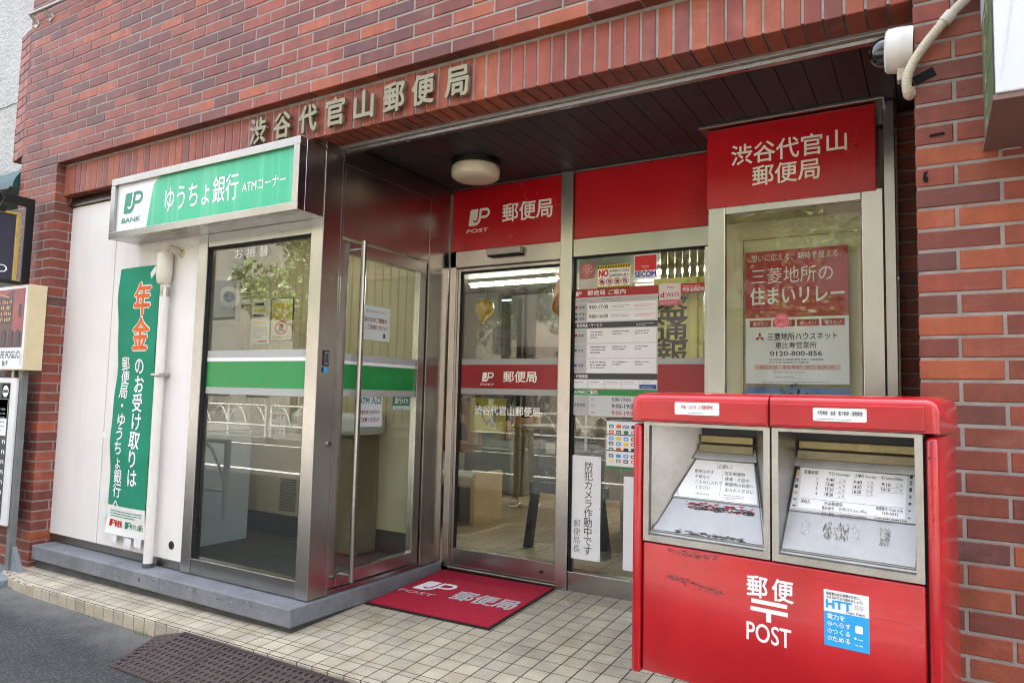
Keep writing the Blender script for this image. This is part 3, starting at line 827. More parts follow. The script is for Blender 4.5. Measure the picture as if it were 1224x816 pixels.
mb = MB(); mb.box(-3.9, -3.35, 1.0, 1.24, 0.118, 0.93, 0, 0.02); mb.build('cabinet', plain('counter_wood', (132, 118, 94), 0.5), ct)
mb = MB(); mb.box(-3.95, -3.3, 0.94, 1.245, 0.932, 1.08, 0, 0.03); mb.build('top', WPLAST, ct); rebase(ct, (-3.6, 1.1, 0.118))
for i, (z, l) in enumerate(((1.80, 'upper'), (1.56, 'lower'))):
    mb = MB(); mb.lathe([(0.0, 0.03), (0.02, 0.03), (0.024, 0.02), (0.03, 0.0)], (-4.938, 0.95, z), (1, 0, 0), 18)
    mb.build('wall_knob', 'dark_steel', bt, 40)
dc = thing('dome_camera', 'white dome security camera on the olive panel inside the booth', 'camera', (-4.94, 1.19, 1.98))
mb = MB(); mb.lathe([(0.0, 0.055), (0.05, 0.05), (0.085, 0.03), (0.095, 0.0)], (-4.938, 1.12, 1.98), (0.85, -0.53, 0)); mb.build('housing', WPLAST, dc, 50)
mb = MB(); mb.lathe([(0.0, 0.098), (0.024, 0.09), (0.042, 0.066), (0.046, 0.045)], (-4.938, 1.12, 1.98), (0.85, -0.53, 0)); mb.build('dome', BLKM, dc, 60); rebase(dc, (-4.94, 1.12, 1.98))
s = Sheet(); s.board(0, 0, 0.26, 0.46, WHITE, 0.01); s.rect(0.02, 0.02, 0.24, 0.44, LGREY); s.rect(0.03, 0.15, 0.23, 0.25, YELLOW, 2); s.scribble(0.03, 0.28, 0.2, 0.14, DGREY, 5); s.scribble(0.03, 0.04, 0.2, 0.09, DGREY, 4)
o = s.build('framed_notice', None, (-4.936, 0.60, 1.60), (0, 0, R(90))); tag(o, 'white framed notice with a yellow strip on the olive panel inside the booth', 'notice')
s = Sheet(); s.board(0, 0, 0.30, 0.56, WHITE, 0.003)
for i, (v, m) in enumerate(((0.50, DGREY), (0.42, YELLOW), (0.36, DGREY), (0.27, YELLOW))): s.rect(0.03, v - 0.02, 0.2 + 0.03 * (i % 2), v + 0.012, m)
s.scribble(0.03, 0.08, 0.24, 0.14, GREY, 5); s.rect(0.12, 0.02, 0.28, 0.045, RED)
o = s.build('notice', None, (-4.79, 1.243, 1.60)); o.scale = (0.72, 1, 0.66); tag(o, 'pale notice with yellow bars on the ribbed wall inside the booth', 'notice')
s = Sheet(); s.board(0, 0, 0.34, 0.62, BLKM, 0.004); s.rect(0.012, 0.012, 0.328, 0.608, plain('paper_cream', (232, 226, 200), 0.6))
s.text('STOP', 0.17, 0.43, 0.12, YELLOW, 0.27, 0.03, 3, 'c'); s.text('STOP', 0.17, 0.43, 0.12, BLACK, 0.275, 0.055, 2, 'c'); s.text('還付金詐欺', 0.17, 0.31, 0.09, YELLOW, 0.28, 0.02, 3, 'c'); s.text('還付金詐欺', 0.17, 0.31, 0.09, BLACK, 0.285, 0.045, 2, 'c')
s.ring(0.17, 0.19, 0.09, 0.02, RED, 2); s.rect(0.13, 0.14, 0.2, 0.25, DGREY, 2); s.stroke([(0.11, 0.25), (0.23, 0.13)], 0.02, RED, 3); s.scribble(0.05, 0.03, 0.24, 0.05, DGREY, 2)
o = s.build('warning_poster', None, (-4.56, 1.243, 1.62)); o.scale = (0.76, 1, 0.56); tag(o, 'black bordered warning poster reading STOP inside the booth', 'poster')
s = Sheet(); s.board(0, 0, 0.2, 0.2, WHITE, 0.003)
for r in range(3): s.text('さわらない' if r == 1 else '危険です', 0.1, 0.14 - 0.06 * r, 0.045, POSTRED, 0.17, 0.02, 2, 'c')
o = s.build('notice', None, (-4.52, 1.230, 0.86)); tag(o, 'small notice in red characters low on the wall inside the booth', 'notice')

# notices on the booth door
def side(s, name, y, z, label, cat, x=XB - 0.0335): return tag(s.build(name, None, (x, y, z), (0, 0, R(90))), label, cat)
s = Sheet(); s.board(0, 0, 0.275, 0.207, WHITE, 0.0012)
s.text('先の方が出てから', 0.137, 0.165, 0.018, POSTRED, 0.17, 0, 2, 'c'); s.text('前の方をご確認の', 0.145, 0.107, 0.03, POSTRED, 0.20, 0.02, 2, 'c'); s.text('上、ご利用ください！', 0.137, 0.063, 0.03, POSTRED, 0.225, 0.02, 2, 'c'); s.rect(0.215, 0.018, 0.235, 0.045, DGREY)
side(s, 'paper_notice', 0.474, 1.546, 'white paper notice in red characters on the booth door above the green band', 'notice')
s = Sheet(); s.board(0, 0, 0.228, 0.205, WHITE, 0.0012)
s.text('ATM 入口', 0.114, 0.133, 0.05, JPG, 0.19, 0.03, 2, 'c'); s.text('段差がありますので', 0.114, 0.075, 0.026, POSTRED, 0.18, 0.02, 2, 'c'); s.text('ご注意ください！', 0.114, 0.03, 0.026, POSTRED, 0.17, 0.02, 2, 'c')
side(s, 'paper_notice', 0.478, 1.024, 'white paper sign reading ATM on the booth door below the green band', 'sign')
s = Sheet(); s.board(0, 0, 0.168, 0.092, JPG, 0.0012); s.rect(0.0, 0.0, 0.168, 0.022, WHITE); s.text('銀行ATM', 0.084, 0.036, 0.038, WHITE, 0.13, 0.02, 2, 'c'); s.scribble(0.02, 0.004, 0.13, 0.014, JPG, 1)
side(s, 'sticker', 0.803, 1.126, 'green and white sticker under the green band of the booth door', 'sticker')
s = Sheet(); s.board(0, 0, 0.178, 0.038, WHITE, 0.0008); s.rect(0, 0, 0.09, 0.038, plain('sticker_teal', (30, 120, 150), 0.4)); s.scribble(0.006, 0.012, 0.078, 0.012, WHITE, 1)
for i in range(4): s.rect(0.095 + 0.02 * i, 0.021, 0.111 + 0.02 * i, 0.035, (RED, SKYB, ORANGE, JPG)[i], 1); s.rect(0.095 + 0.02 * i, 0.004, 0.111 + 0.02 * i, 0.018, (DGREY, RED, BLUE, GREY)[i], 1)
side(s, 'card_sticker', 0.802, 1.352, 'strip of small card symbols on the green band of the booth door', 'sticker', XB - 0.036)

# ------------------------------------------------------------------ green light box sign over the booth window
sg = thing('bank_sign', 'green light box sign reading ATM corner on the front of the booth', 'sign')
sx0, sx1, sy0, sz0, sz1 = -4.62, -2.85, -0.065, 2.19, 2.593
mb = MB(); fw = 0.046
mb.box(sx0, sx1, sy0, sy0 + 0.05, sz1 - fw, sz1, 0, 0.003); mb.box(sx0, sx1, sy0, sy0 + 0.05, sz0, sz0 + fw, 0, 0.003)
mb.box(sx0, sx0 + fw, sy0 + 0.0005, sy0 + 0.05, sz0 + fw, sz1 - fw); mb.box(sx1 - fw, sx1, sy0 + 0.0005, sy0 + 0.05, sz0 + fw, sz1 - fw)
mb.build('frame', 'steel_rail', sg)
mb = MB(); mb.box(sx0 + 0.001, sx1 - 0.001, sy0 + 0.051, YB - 0.009, sz0 + 0.001, sz1 - 0.001, 0, 0.003); mb.build('case', 'brushed_steel', sg)
mb = MB(); mb.box(sx0 + fw, sx1 - fw, sy0 + 0.022, sy0 + 0.05, sz0 + fw, sz1 - fw); face = mb.build('face', plain('sign_white', (226, 230, 232), 0.35, var=0.05), sg)
s = Sheet(0.001)
u0, u1, v0, v1 = sx0 + fw + 0.001, sx1 - fw - 0.001, sz0 + fw + 0.001, sz1 - fw - 0.001
gp = [(u0 + 0.335, v0), (u1, v0), (u1, v1), (u0 + 0.46, v1), (u0 + 0.425, v1 - 0.01), (u0 + 0.395, v1 - 0.035), (u0 + 0.38, v1 - 0.075)]
s.poly(gp, 'sign_green', 1)
s.logo(u0 + 0.075, v0 + 0.115, 0.135, JPG, plain('sign_white', (226, 230, 232)), 2); s.text('BANK', u0 + 0.06, v0 + 0.05, 0.042, JPG, 0.205, 0.02, slant=0.2); s.build('face_print', face, (0, sy0 + 0.0215, 0)); s = Sheet(0.001)
s.text('ゆうちょ銀行', u0 + 0.52, v0 + 0.075, 0.16, WHITE, 0.69, 0.006); s.text('ATMコーナー', u0 + 1.245, v0 + 0.105, 0.07, WHITE, 0.36, 0.004)
s.build('lettering', face, (0, sy0 + 0.0215, 0))
rebase(sg, ((sx0 + sx1) / 2, YB, sz0))

# ------------------------------------------------------------------ brass-grey metal characters on the soldier course
chars = '渋谷代官山郵便局'
root = thing('building_lettering', 'row of metal characters fixed to the upright bricks above the entrance', 'lettering', (-2.6, 0.058, 2.655))
for i, ch in enumerate(chars):
    s = Sheet(0.0)
    s.text(ch, 0, 0, 0.152, 'nickel', 0.132, 0.028, n=0, th=0.02)
    xx = -3.375 + 0.2045 * i - (0.02 if i > 5 else 0)
    s.mb.box(0.02, 0.028, 0.02, 0.034, 0.07, 0.078, s.mi('nickel')); s.mb.box(0.1, 0.108, 0.02, 0.034, 0.07, 0.078, s.mi('nickel'))
    s.build('character', root, (xx + 2.6, -0.033, 0.0 - 0.004))

# ------------------------------------------------------------------ green banner and the white pipe beside it
bn = MB(); NU, NV = 26, 60; bw, bh = 0.44, 1.765
def wav(u, v):   # slack cloth, tied at its left edge
    return 0.010 * math.sin(v * 7.0 + u * 5) * math.exp(-u * 2.0) + 0.003 * math.sin(v * 19 + 3 * u) - 0.012 * math.sin(math.pi * u / bw) - 0.012
bx, by, bz = -4.715, 0.108, 0.262
def cloth(u0, u1, v0, v1, nu, nv, lift, m, mats_, name, parent):
    g = MB(); W = []
    for j2 in range(nv + 1):
        for i2 in range(nu + 1):
            u = u0 + (u1 - u0) * i2 / nu; v = v0 + (v1 - v0) * j2 / nv
            W.append((u + 0.012 * math.sin(v * 2.2) * (1 - u / bw), wav(u, v) - lift, v))
    g.add(W, [(j2 * (nu + 1) + i2, j2 * (nu + 1) + i2 + 1, (j2 + 1) * (nu + 1) + i2 + 1, (j2 + 1) * (nu + 1) + i2) for j2 in range(nv) for i2 in range(nu)])
    o = g.build(name, mats_, parent, 180, recalc=False); return o
ban = cloth(0, bw, 0, bh, NU, NV, 0.0, 0, [BANNER], 'banner', None)
ban.location = (bx, by, bz); tag(ban, 'tall green cloth banner with white and orange characters tied to the white booth wall', 'banner')
cloth(0, bw, 0, 0.185, NU, 8, 0.0012, 0, [plain('cloth_white', (228, 228, 222), 0.8, var=0.06)], 'foot_strip', ban)
s = Sheet(0.0)
s.vtext('年金', 0.285, bh - 0.11, 0.215, ORANGE, 0.235, 0.026, 0, 0.16)
t1 = Sheet(0.0); t1.vtext('年金', 0.285, bh - 0.11, 0.215, WHITE, 0.235, 0.06, 0, 0.16)
t2 = Sheet(0.0); t2.vtext('のお受け取りは', 0.285, bh - 0.60, 0.118, WHITE, 0.121, 0.018, 0, 0.105)
t2.vtext('郵便局・ゆうちょ銀行へ', 0.115, bh - 0.60, 0.092, WHITE, 0.0925, 0.018, 0, 0.105)
t3 = Sheet(0.0); t3.logo(0.04, 0.05, 0.045, RED, plain('cloth_white', (228, 228, 222)), 0); t3.text('郵便局', 0.11, 0.05, 0.045, RED, 0.09, 0.02, 0)
t4 = Sheet(0.0); t4.logo(0.23, 0.05, 0.045, JPG, plain('cloth_white', (228, 228, 222)), 0); t4.text('ゆうちょ銀行', 0.295, 0.05, 0.04, JPG, 0.125, 0.015, 0)
t4.scribble(0.04, 0.115, 0.37, 0.05, JPG, 3, 0)
for sh, lift, nm in ((t1, 0.002, 'outline'), (s, 0.0035, 'lettering'), (t2, 0.002, 'lettering'), (t3, 0.003, 'lettering'), (t4, 0.003, 'lettering')):
    k = 0
    sh.mb.v = [(u + 0.012 * math.sin(v * 2.2) * (1 - u / bw), wav(u, v) - lift - y * 0.0, v) for u, y, v in sh.mb.v]
    sh.build(nm, ban, None)
ties = [(0.0, bh - 0.05), (0.19, bh + 0.0), (0.40, bh - 0.02), (0.0, 1.08), (0.0, 0.62), (0.0, 0.23), (0.0, 0.11)]
for u, v in ties:
    g = MB(); a = random.uniform(-0.5, 0.1)
    dx, dz = (-0.075, 0.02 + a * 0.06) if u == 0 else (0.004, 0.05)
    if u == 0.40: dx, dz = -0.07, -0.055
    px, pz = -dz * 0.22, dx * 0.22
    y = wav(u, v) - 0.006
    g.add([(u - px, y, v - pz), (u + px, y, v + pz), (u + dx + px, y + 0.004, v + dz + pz), (u + dx - px, y + 0.004, v + dz - pz)], [(0, 1, 2, 3)])
    g.build('tie_tape', plain('tape_white', (226, 226, 226), 0.4), ban, recalc=False)
g = MB()
for u, v in ((0.06, -0.045), (0.22, -0.06), (0.33, -0.05)): g.add([(u, -0.012, v), (u + 0.08, -0.014, v - 0.01), (u + 0.085, -0.013, v + 0.05), (u + 0.005, -0.011, v + 0.055)], [(0, 1, 2, 3)])
g.build('torn_tape', plain('tape_white', (226, 226, 226), 0.4), ban, recalc=False)

pp = thing('vent_pipe', 'white plastic pipe with a thicker head running down the booth wall', 'pipe', (-4.205, 0.09, 0.1))
mb = MB(); mb.tube([(-4.205, 0.088, 0.112), (-4.205, 0.088, 1.90)], 0.029, 22); mb.build('pipe', plain('pipe_white', (226, 221, 210), 0.4, var=0.05), pp, 40)
mb = MB(); mb.lathe([(0.0, 0.195), (0.04, 0.192), (0.048, 0.182), (0.049, 0.05), (0.042, 0.0), (0.03, -0.012)], (-4.205, 0.078, 1.90)); mb.build('pipe_head', plain('pipe_cream', (218, 210, 190), 0.45, var=0.07), pp, 40)
mb = MB(); mb.lathe([(0.0298, 0.0), (0.0298, 0.06)], (-4.205, 0.088, 1.81)); mb.build('collar', 'brushed_steel', pp, 40)
mb = MB(); mb.tube([(-4.19, 0.078, 2.075), (-4.18, 0.072, 2.11), (-4.155, 0.075, 2.13), (-4.125, 0.10, 2.12), (-4.115, 0.131, 2.09)], 0.013, 10); mb.lathe([(0, 0.005), (0.026, 0.004), (0.03, 0)], (-4.115, 0.132, 2.09), (0, -1, 0)); mb.build('cable', TUBEB, pp, 50)
mb = MB(); mb.box(-4.25, -4.16, 0.055, 0.131, 1.30, 1.318, 0, 0.003); mb.build('clip', 'brushed_steel', pp)
mb = MB(); mb.lathe([(0.033, 0.0), (0.033, 0.02), (0.028, 0.024)], (-4.205, 0.088, 0.111)); mb.build('foot', 'dark_base', pp); rebase(pp, (-4.205, 0.088, 0.112))
mb = MB(); mb.lathe([(0.0, 0.004), (0.024, 0.004), (0.026, 0.0)], (-4.045, YB, 0.255), (0, -1, 0)); o = mb.build('wall_vent', BLKM, None, 40); rebase(o, (-4.045, YB, 0.255)); tag(o, 'black round vent low on the white wall right of the pipe', 'vent')
# chips, drips and a hairline crack in the plinth paint
s = Sheet(0.0004); rnd = random.Random(8)
PC = plain('paint_chip', (176, 178, 178), 0.7); PK = plain('paint_stain', (72, 72, 72), 0.8)
def chip(s, u, v, a, b, m, rnd):
    p = []
    for q in range(8):
        t = 2 * math.pi * q / 8; r = rnd.uniform(0.45, 1.1); p.append((u + a * r * math.cos(t), v + b * r * math.sin(t)))
    s.poly(p, m, 1)
for i in range(46): chip(s, rnd.uniform(-5.35, -2.9), rnd.uniform(0.02, 0.095), rnd.uniform(0.002, 0.011), rnd.uniform(0.001, 0.004), (PC, PK, PK)[i % 3], rnd)
for i in range(12): u = rnd.uniform(-5.3, -2.9); s.stroke([(u, 0.10), (u + 0.002, rnd.uniform(0.02, 0.07))], rnd.uniform(0.001, 0.003), PK)
s.stroke([(-4.52, 0.104), (-4.50, 0.08), (-4.51, 0.055), (-4.49, 0.02)], 0.0016, PK)
s.build('paint_chips', bt, (0, -0.0062, 0))
# small holes in the plinth
mb = MB(); mb.lathe([(0.0, 0.001), (0.011, 0.001), (0.012, 0.0)], (-4.14, -0.0055, 0.06), (0, -1, 0), 14); o = mb.build('weep_hole', 'dark_base', None); rebase(o, (-4.14, -0.0055, 0.06)); tag(o, 'small dark weep hole in the face of the grey plinth', 'hole')

rebase(BT, (-4.15, 0.65, -0.05))
# ------------------------------------------------------------------ showcase with the red name board
sc = thing('display_case', 'tall steel framed glass display case at the right end of the entrance', 'display case', (-0.56, 1.1, 0.1))
CX0, CX1, CY = -0.958, -0.148, 1.0
mb = MB()
for x0, x1 in ((CX0, CX0 + 0.085), (CX1 - 0.09, CX1)):
    mb.box(x0, x1, CY, CY + 0.05, 0.1, 2.235, 0, 0.003)
mb.box(CX0 + 0.086, CX1 - 0.091, CY + 0.002, CY + 0.05, 2.19, 2.235, 0, 0.003); mb.box(CX0 + 0.086, CX1 - 0.091, CY + 0.002, CY + 0.05, 0.1, 0.85, 0, 0.003)
mb.build('frame', 'brushed_steel', sc)
mb = MB(); mb.box(CX0 + 0.086, CX1 - 0.091, CY + 0.02, CY + 0.026, 0.85, 2.19); mb.build('glass_front', 'case_glass', sc)
mb = MB(); mb.box(CX0 + 0.002, CX0 + 0.008, CY + 0.05, 1.30, 0.86, 2.19); mb.build('glass_side', 'case_glass', sc)
mb = MB(); mb.box(CX0, CX1, 1.27, 1.31, 0.1, 2.235); mb.build('back_panel', 'cream_enamel', sc)
mb = MB(); mb.box(CX0 + 0.11, CX0 + 0.122, 1.245, 1.268, 0.86, 2.10, 0, 0.002); mb.box(CX1 - 0.125, CX1 - 0.113, 1.245, 1.268, 0.86, 2.10, 0, 0.002); mb.box(CX0 + 0.11, CX1 - 0.113, 1.245, 1.268, 2.10, 2.115, 0, 0.002); mb.build('back_trim', BEIGEM, sc)
mb = MB(); mb.box(CX1 - 0.012, CX1, CY + 0.05, 1.30, 0.1, 2.235); mb.build('side_panel', 'brushed_steel', sc)
mb = MB(); mb.box(CX0, CX1, CY + 0.05, 1.30, 2.2, 2.235); mb.build('top', BEIGEM, sc)
rebase(sc, (-0.56, 1.1, 0.1))
mb = MB(); mb.box(CX1 + 0.002, CX1 + 0.05, CY + 0.03, CY + 0.09, 0.1, 2.66, 0, 0.003); o = mb.build('steel_mullion', 'steel_rail', None); rebase(o, (CX1 + 0.026, CY + 0.06, 0.1)); tag(o, 'narrow steel upright between the display case and the dark brick reveal', 'post')
nb = thing('name_board', 'red board with the two-line office name in cream above the display case', 'sign', (-0.56, 1.0, 2.23))
mb = MB(); mb.box(-0.963, -0.176, 0.992, 1.30, 2.226, 2.642, 0, 0.002); bd2 = mb.build('board', RED, nb)
mb = MB(); mb.box(-1.0, -0.135, 0.955, 1.305, 2.646, 2.662, 0, 0.002); mb.build('canopy', 'dark_steel', nb)
s = Sheet(0.001); s.text('渋谷代官山', -0.837, 2.436, 0.106, CREAM, 0.54, 0.014); s.text('郵便局', -0.732, 2.316, 0.104, CREAM, 0.315, 0.014)
s.build('lettering', bd2, (0, 0.9915, 0)); rebase(nb, (-0.56, 1.14, 2.226))
s = Sheet(0.0005); W, H = 0.50, 0.70
s.board(0, 0, W, H, WHITE, 0.002); s.rect(0, 0.345, W, H, POSTRED)
s.text('想いに応える、期待を超える。', 0.03, 0.645, 0.038, WHITE, 0.44, 0.002, 2); s.text('三菱地所の', 0.03, 0.525, 0.086, WHITE, 0.40, -0.004, 2); s.text('住まいリレー', 0.025, 0.415, 0.092, WHITE, 0.455, 0.022, 2); s.rect(0.03, 0.395, 0.47, 0.397, PINK, 2)
for i, t in enumerate(('売りたい', '買いたい', '貸したい', '借りたい')):
    u = 0.022 + 0.117 * i; s.rect(u, 0.297, u + 0.108, 0.332, POSTRED); s.text(t, u + 0.054, 0.303, 0.02, WHITE, 0.075, 0.01, 2, 'c')
for a in (90, 210, 330):
    cx, cy = 0.073 + 0.013 * math.cos(R(a)), 0.243 + 0.013 * math.sin(R(a)); q = R(a)
    s.poly([(cx + 0.014 * math.cos(q), cy + 0.014 * math.sin(q)), (cx - 0.008 * math.sin(q), cy + 0.008 * math.cos(q)), (cx - 0.014 * math.cos(q), cy - 0.014 * math.sin(q)), (cx + 0.008 * math.sin(q), cy - 0.008 * math.cos(q))], RED, 2)
s.text('三菱地所ハウスネット', 0.112, 0.226, 0.038, BLACK, 0.335, 0.012, 2); s.text('恵比寿営業所', 0.25, 0.182, 0.034, BLACK, 0.2, 0.006, 2, 'c'); s.text('0120-800-856', 0.25, 0.142, 0.032, BLACK, 0.25, 0.022, 2, 'c')
s.scribble(0.12, 0.107, 0.26, 0.03, TEXTC, 2); s.rect(0.045, 0.072, 0.46, 0.098, plain('poster_pink', (226, 190, 186), 0.5)); s.text('JR山手線　恵比寿駅　西口 徒歩1分', 0.25, 0.076, 0.019, POSTRED, 0.36, 0, 2, 'c')
s.scribble(0.14, 0.058, 0.2, 0.008, TEXTC, 1); s.stroke([(0.14, 0.028), (0.28, 0.028), (0.28, 0.048), (0.14, 0.048), (0.14, 0.028)], 0.0015, GREY, 2); s.scribble(0.15, 0.034, 0.11, 0.009, GREY, 1); s.scribble(0.08, 0.008, 0.36, 0.007, TEXTC, 1)
o = s.build('poster', None, (-0.818, 1.222, 1.325)); tag(o, 'red and white printed poster hanging inside the display case', 'poster')
s = Sheet(0.0005); s.board(0, 0, 0.5, 0.42, SKYB, 0.002); s.rect(0, 0.0, 0.5, 0.42, plain('photo_sky', (70, 112, 170), 0.4))
for u0, u1, h, m in ((0.06, 0.16, 0.36, DGREY), (0.3, 0.37, 0.38, GREY), (0.38, 0.5, 0.3, DGREY)): s.rect(u0, 0.0, u1, h, m, 2)
for i in range(50): s.circle(0.24 + random.gauss(0, 0.035), 0.36 + random.gauss(0, 0.03), 0.008, random.choice((plain('photo_leaf', (70, 100, 50), 0.5), plain('photo_leaf_dark', (44, 66, 36), 0.5))), 3, 8)
o = s.build('photo_poster', None, (-0.818, 1.222, 0.885)); tag(o, 'blue sky photo poster below the red and white one in the display case', 'poster')
s = Sheet(); s.circle(0, 0, 0.035, PINK, 1); s.ring(0, 0, 0.028, 0.003, RED, 2); s.text('防犯', 0, -0.012, 0.022, RED, 0.04, 0.02, 2, 'c')
o = s.build('round_sticker', None, (-0.60, CY + 0.019, 1.63)); tag(o, 'round pink sticker on the glass of the display case', 'sticker')

# ------------------------------------------------------------------ notices on the fixed window
GY = YD + 0.0185
def poster(s, name, u, v, label, cat, y=GY, group=None): return tag(s.build(name, None, (u, y, v)), label, cat, group)
s = Sheet(0.0004); W, H = 0.553, 0.52
s.board(0, 0, W, H, LGREY, 0.001); s.rect(0, H - 0.052, W, H, plain('guide_red', (170, 30, 40), 0.45))
s.logo(0.02, H - 0.04, 0.026, WHITE, plain('guide_red', (170, 30, 40)), 2); s.text('郵便局 ご案内', 0.10, H - 0.041, 0.032, WHITE, 0.25, 0.012, 2)
s.rect(0.005, H - 0.085, W - 0.005, H - 0.058, plain('guide_grey', (186, 186, 184), 0.5)); s.scribble(0.2, H - 0.068, 0.22, 0.008, TEXTC, 1); s.scribble(0.11, H - 0.081, 0.09, 0.006, TEXTC, 1); s.scribble(0.26, H - 0.081, 0.08, 0.006, TEXTC, 1); s.scribble(0.4, H - 0.081, 0.1, 0.006, POSTRED, 1)
for v0, v1, ms, tm in ((H - 0.135, H - 0.09, ((RED, '郵便'),), '9:00-17:00'), (H - 0.20, H - 0.139, ((JPG, '貯金'), (BLUE, '保険')), '9:00-16:00')):
    s.rect(0.10, v0, W - 0.008, v1, WHITE, 1); s.rect(0.005, v0, 0.096, v1, plain('guide_grey', (186, 186, 184), 0.5), 1)
    for i, (m, t) in enumerate(ms):
        vv = (v0 + v1) / 2 - 0.007 + (0.015 if len(ms) > 1 else 0) - 0.03 * i; s.rect(0.018, vv, 0.034, vv + 0.016, m, 2); s.text(t, 0.045, vv - 0.002, 0.018, TEXTC, None, 0.01, 2)
    s.text(tm, 0.112, (v0 + v1) / 2 - 0.015, 0.029, BLACK, 0.125, 0.018, 2); s.scribble(0.26, (v0 + v1) / 2 - 0.01, 0.12, 0.02, GREY, 2); s.scribble(0.405, (v0 + v1) / 2 - 0.01, 0.13, 0.02, PINK, 2)
s.rect(0.0, H - 0.243, W, H - 0.208, DGREY); s.text('取扱商品・サービス', 0.03, H - 0.236, 0.022, WHITE, 0.17, 0.012, 2); s.scribble(0.42, H - 0.236, 0.11, 0.02, LGREY, 2)
for i, (m, t) in enumerate(((RED, '郵便'), (JPG, '貯金'), (BLUE, '保険'))):
    v0 = H - 0.335 - 0.0925 * i; s.rect(0.10, v0, W - 0.008, v0 + 0.087, WHITE); s.rect(0.005, v0, 0.096, v0 + 0.087, plain('guide_grey', (186, 186, 184), 0.5)); s.rect(0.018, v0 + 0.04, 0.034, v0 + 0.056, m, 2); s.text(t, 0.042, v0 + 0.038, 0.018, TEXTC, None, 0.01, 2)
    for k in range(3): s.scribble(0.125 + 0.145 * k, v0 + 0.05 - 0.02 * (k == 0), 0.11, 0.03 + 0.02 * (k == 0), TEXTC, 2 + (k == 0), 2, random.uniform(0.6, 1.0))
o = poster(s, 'opening_hours_board', -1.895, 1.379, 'large grey opening hours board with a red heading on the window', 'notice')
s = Sheet(0.0004); s.board(0, 0, 0.553, 0.092, LGREY, 0.001); s.rect(0, 0.058, 0.553, 0.092, DGREY); s.text('代理業務', 0.03, 0.065, 0.021, WHITE, 0.08, 0.012, 2)
for i in range(5): s.rect(0.004 + 0.11 * i, 0.032, 0.108 + 0.11 * i, 0.055, WHITE); s.scribble(0.012 + 0.11 * i, 0.04, 0.085, 0.008, TEXTC, 1); s.rect(0.004 + 0.11 * i, 0.004, 0.108 + 0.11 * i, 0.029, WHITE if i < 4 else BLUE, 1)
s.scribble(0.452, 0.012, 0.08, 0.009, WHITE, 1)
poster(s, 'agency_strip', -1.895, 1.284, 'narrow strip of small panels under the opening hours board', 'notice')
s = Sheet(0.0004); s.board(0, 0, 0.553, 0.158, LGREY, 0.001); s.rect(0, 0.122, 0.553, 0.158, GREEN); s.text('ATMのご案内', 0.02, 0.128, 0.026, WHITE, 0.155, 0.014, 2); s.rect(0.005, 0.0, 0.12, 0.12, plain('guide_grey', (186, 186, 184), 0.5)); s.text('営業時間', 0.02, 0.052, 0.02, TEXTC, 0.075, 0.01, 2)
for i, (t, m) in enumerate((('8:00-19:00', TEXTC), ('9:00-19:00', BLACK), ('9:00-19:00', plain('time_red', (190, 30, 50), 0.5)))): s.text(t, 0.27, 0.088 - 0.041 * i, 0.027 if i == 0 else 0.031, m, 0.12 if i == 0 else 0.155, 0.018, 2); s.scribble(0.135, 0.093 - 0.041 * i, 0.03, 0.016, TEXTC if i < 2 else POSTRED, 2)
poster(s, 'cash_machine_hours_board', -1.895, 1.122, 'grey board with a green heading and hours of the cash machine', 'notice')
s = Sheet(0.0004); s.board(0, 0, 0.30, 0.286, WHITE, 0.001); s.rect(0, 0.265, 0.30, 0.286, DGREY); s.scribble(0.02, 0.271, 0.2, 0.008, WHITE, 1); s.rect(-0.01, -0.016, 0.31, -0.006, GREEN)
pal = [RED, BLUE, ORANGE, SKYB, JPG, DGREY, YELLOW, PINK, POSTRED, NAVY]
s.text('VISA', 0.10, 0.222, 0.026, BLUE, 0.045, 0.03, 2)
for r in range(7):
    for k in range(6):
        if r == 0 and k == 2: continue
        u = 0.015 + 0.047 * k; v = 0.224 - 0.034 * r
        if r in (2, 5): v -= 0.004
        s.rrect(u, v, u + 0.03, v + 0.02, 0.004, random.choice(pal), 1)
        if random.random() < 0.6: s.rect(u + 0.006, v + 0.006, u + 0.024, v + 0.013, WHITE, 2)
s.rect(0, 0.182, 0.3, 0.188, DGREY); s.rect(0, 0.088, 0.3, 0.094, DGREY)
poster(s, 'payment_card_sheet', -1.655, 0.828, 'white sheet of small payment card symbols under the hours board', 'notice')
s = Sheet(0.0005); s.board(0, 0, 0.205, 0.62, WHITE, 0.0015); s.vtext('防犯カメラ作動中です', 0.125, 0.585, 0.056, DGREY, 0.0555, 0.004); s.vtext('郵便局長', 0.052, 0.235, 0.046, GREY, 0.05, -0.006)
for u, v in ((0.008, 0.008), (0.197, 0.008), (0.008, 0.612), (0.197, 0.612), (0.198, 0.31), (0.007, 0.31)): s.circle(u, v, 0.003, DGREY, 1, 8)
poster(s, 'vertical_notice', -1.893, 0.256, 'white upright notice on the glass right of the centre post', 'notice', YD + 0.0165)
s = Sheet(0.0005); s.board(0, 0, 0.22, 0.54, WHITE, 0.0015); s.vtext('右間会注変行用口', 0.13, 0.51, 0.058, BLACK, 0.062, 0.012)
poster(s, 'vertical_notice', -1.542, 0.232, 'white upright notice half hidden behind the red mailbox', 'notice', YD + 0.0165)
s = Sheet(0.0004); s.board(0, 0, 0.092, 0.095, plain('emblem_pink', (176, 96, 96), 0.5), 0.0008)
for k in range(8):
    a = R(45 * k); s.ring(0.046 + 0.022 * math.cos(a), 0.053 + 0.022 * math.sin(a), 0.014, 0.0022, plain('emblem_pale', (226, 190, 186), 0.5), 1, 10)
s.ring(0.046, 0.053, 0.011, 0.002, plain('emblem_pale', (226, 190, 186), 0.5), 1, 12); s.scribble(0.012, 0.008, 0.07, 0.008, plain('emblem_pale', (226, 190, 186), 0.5), 1)
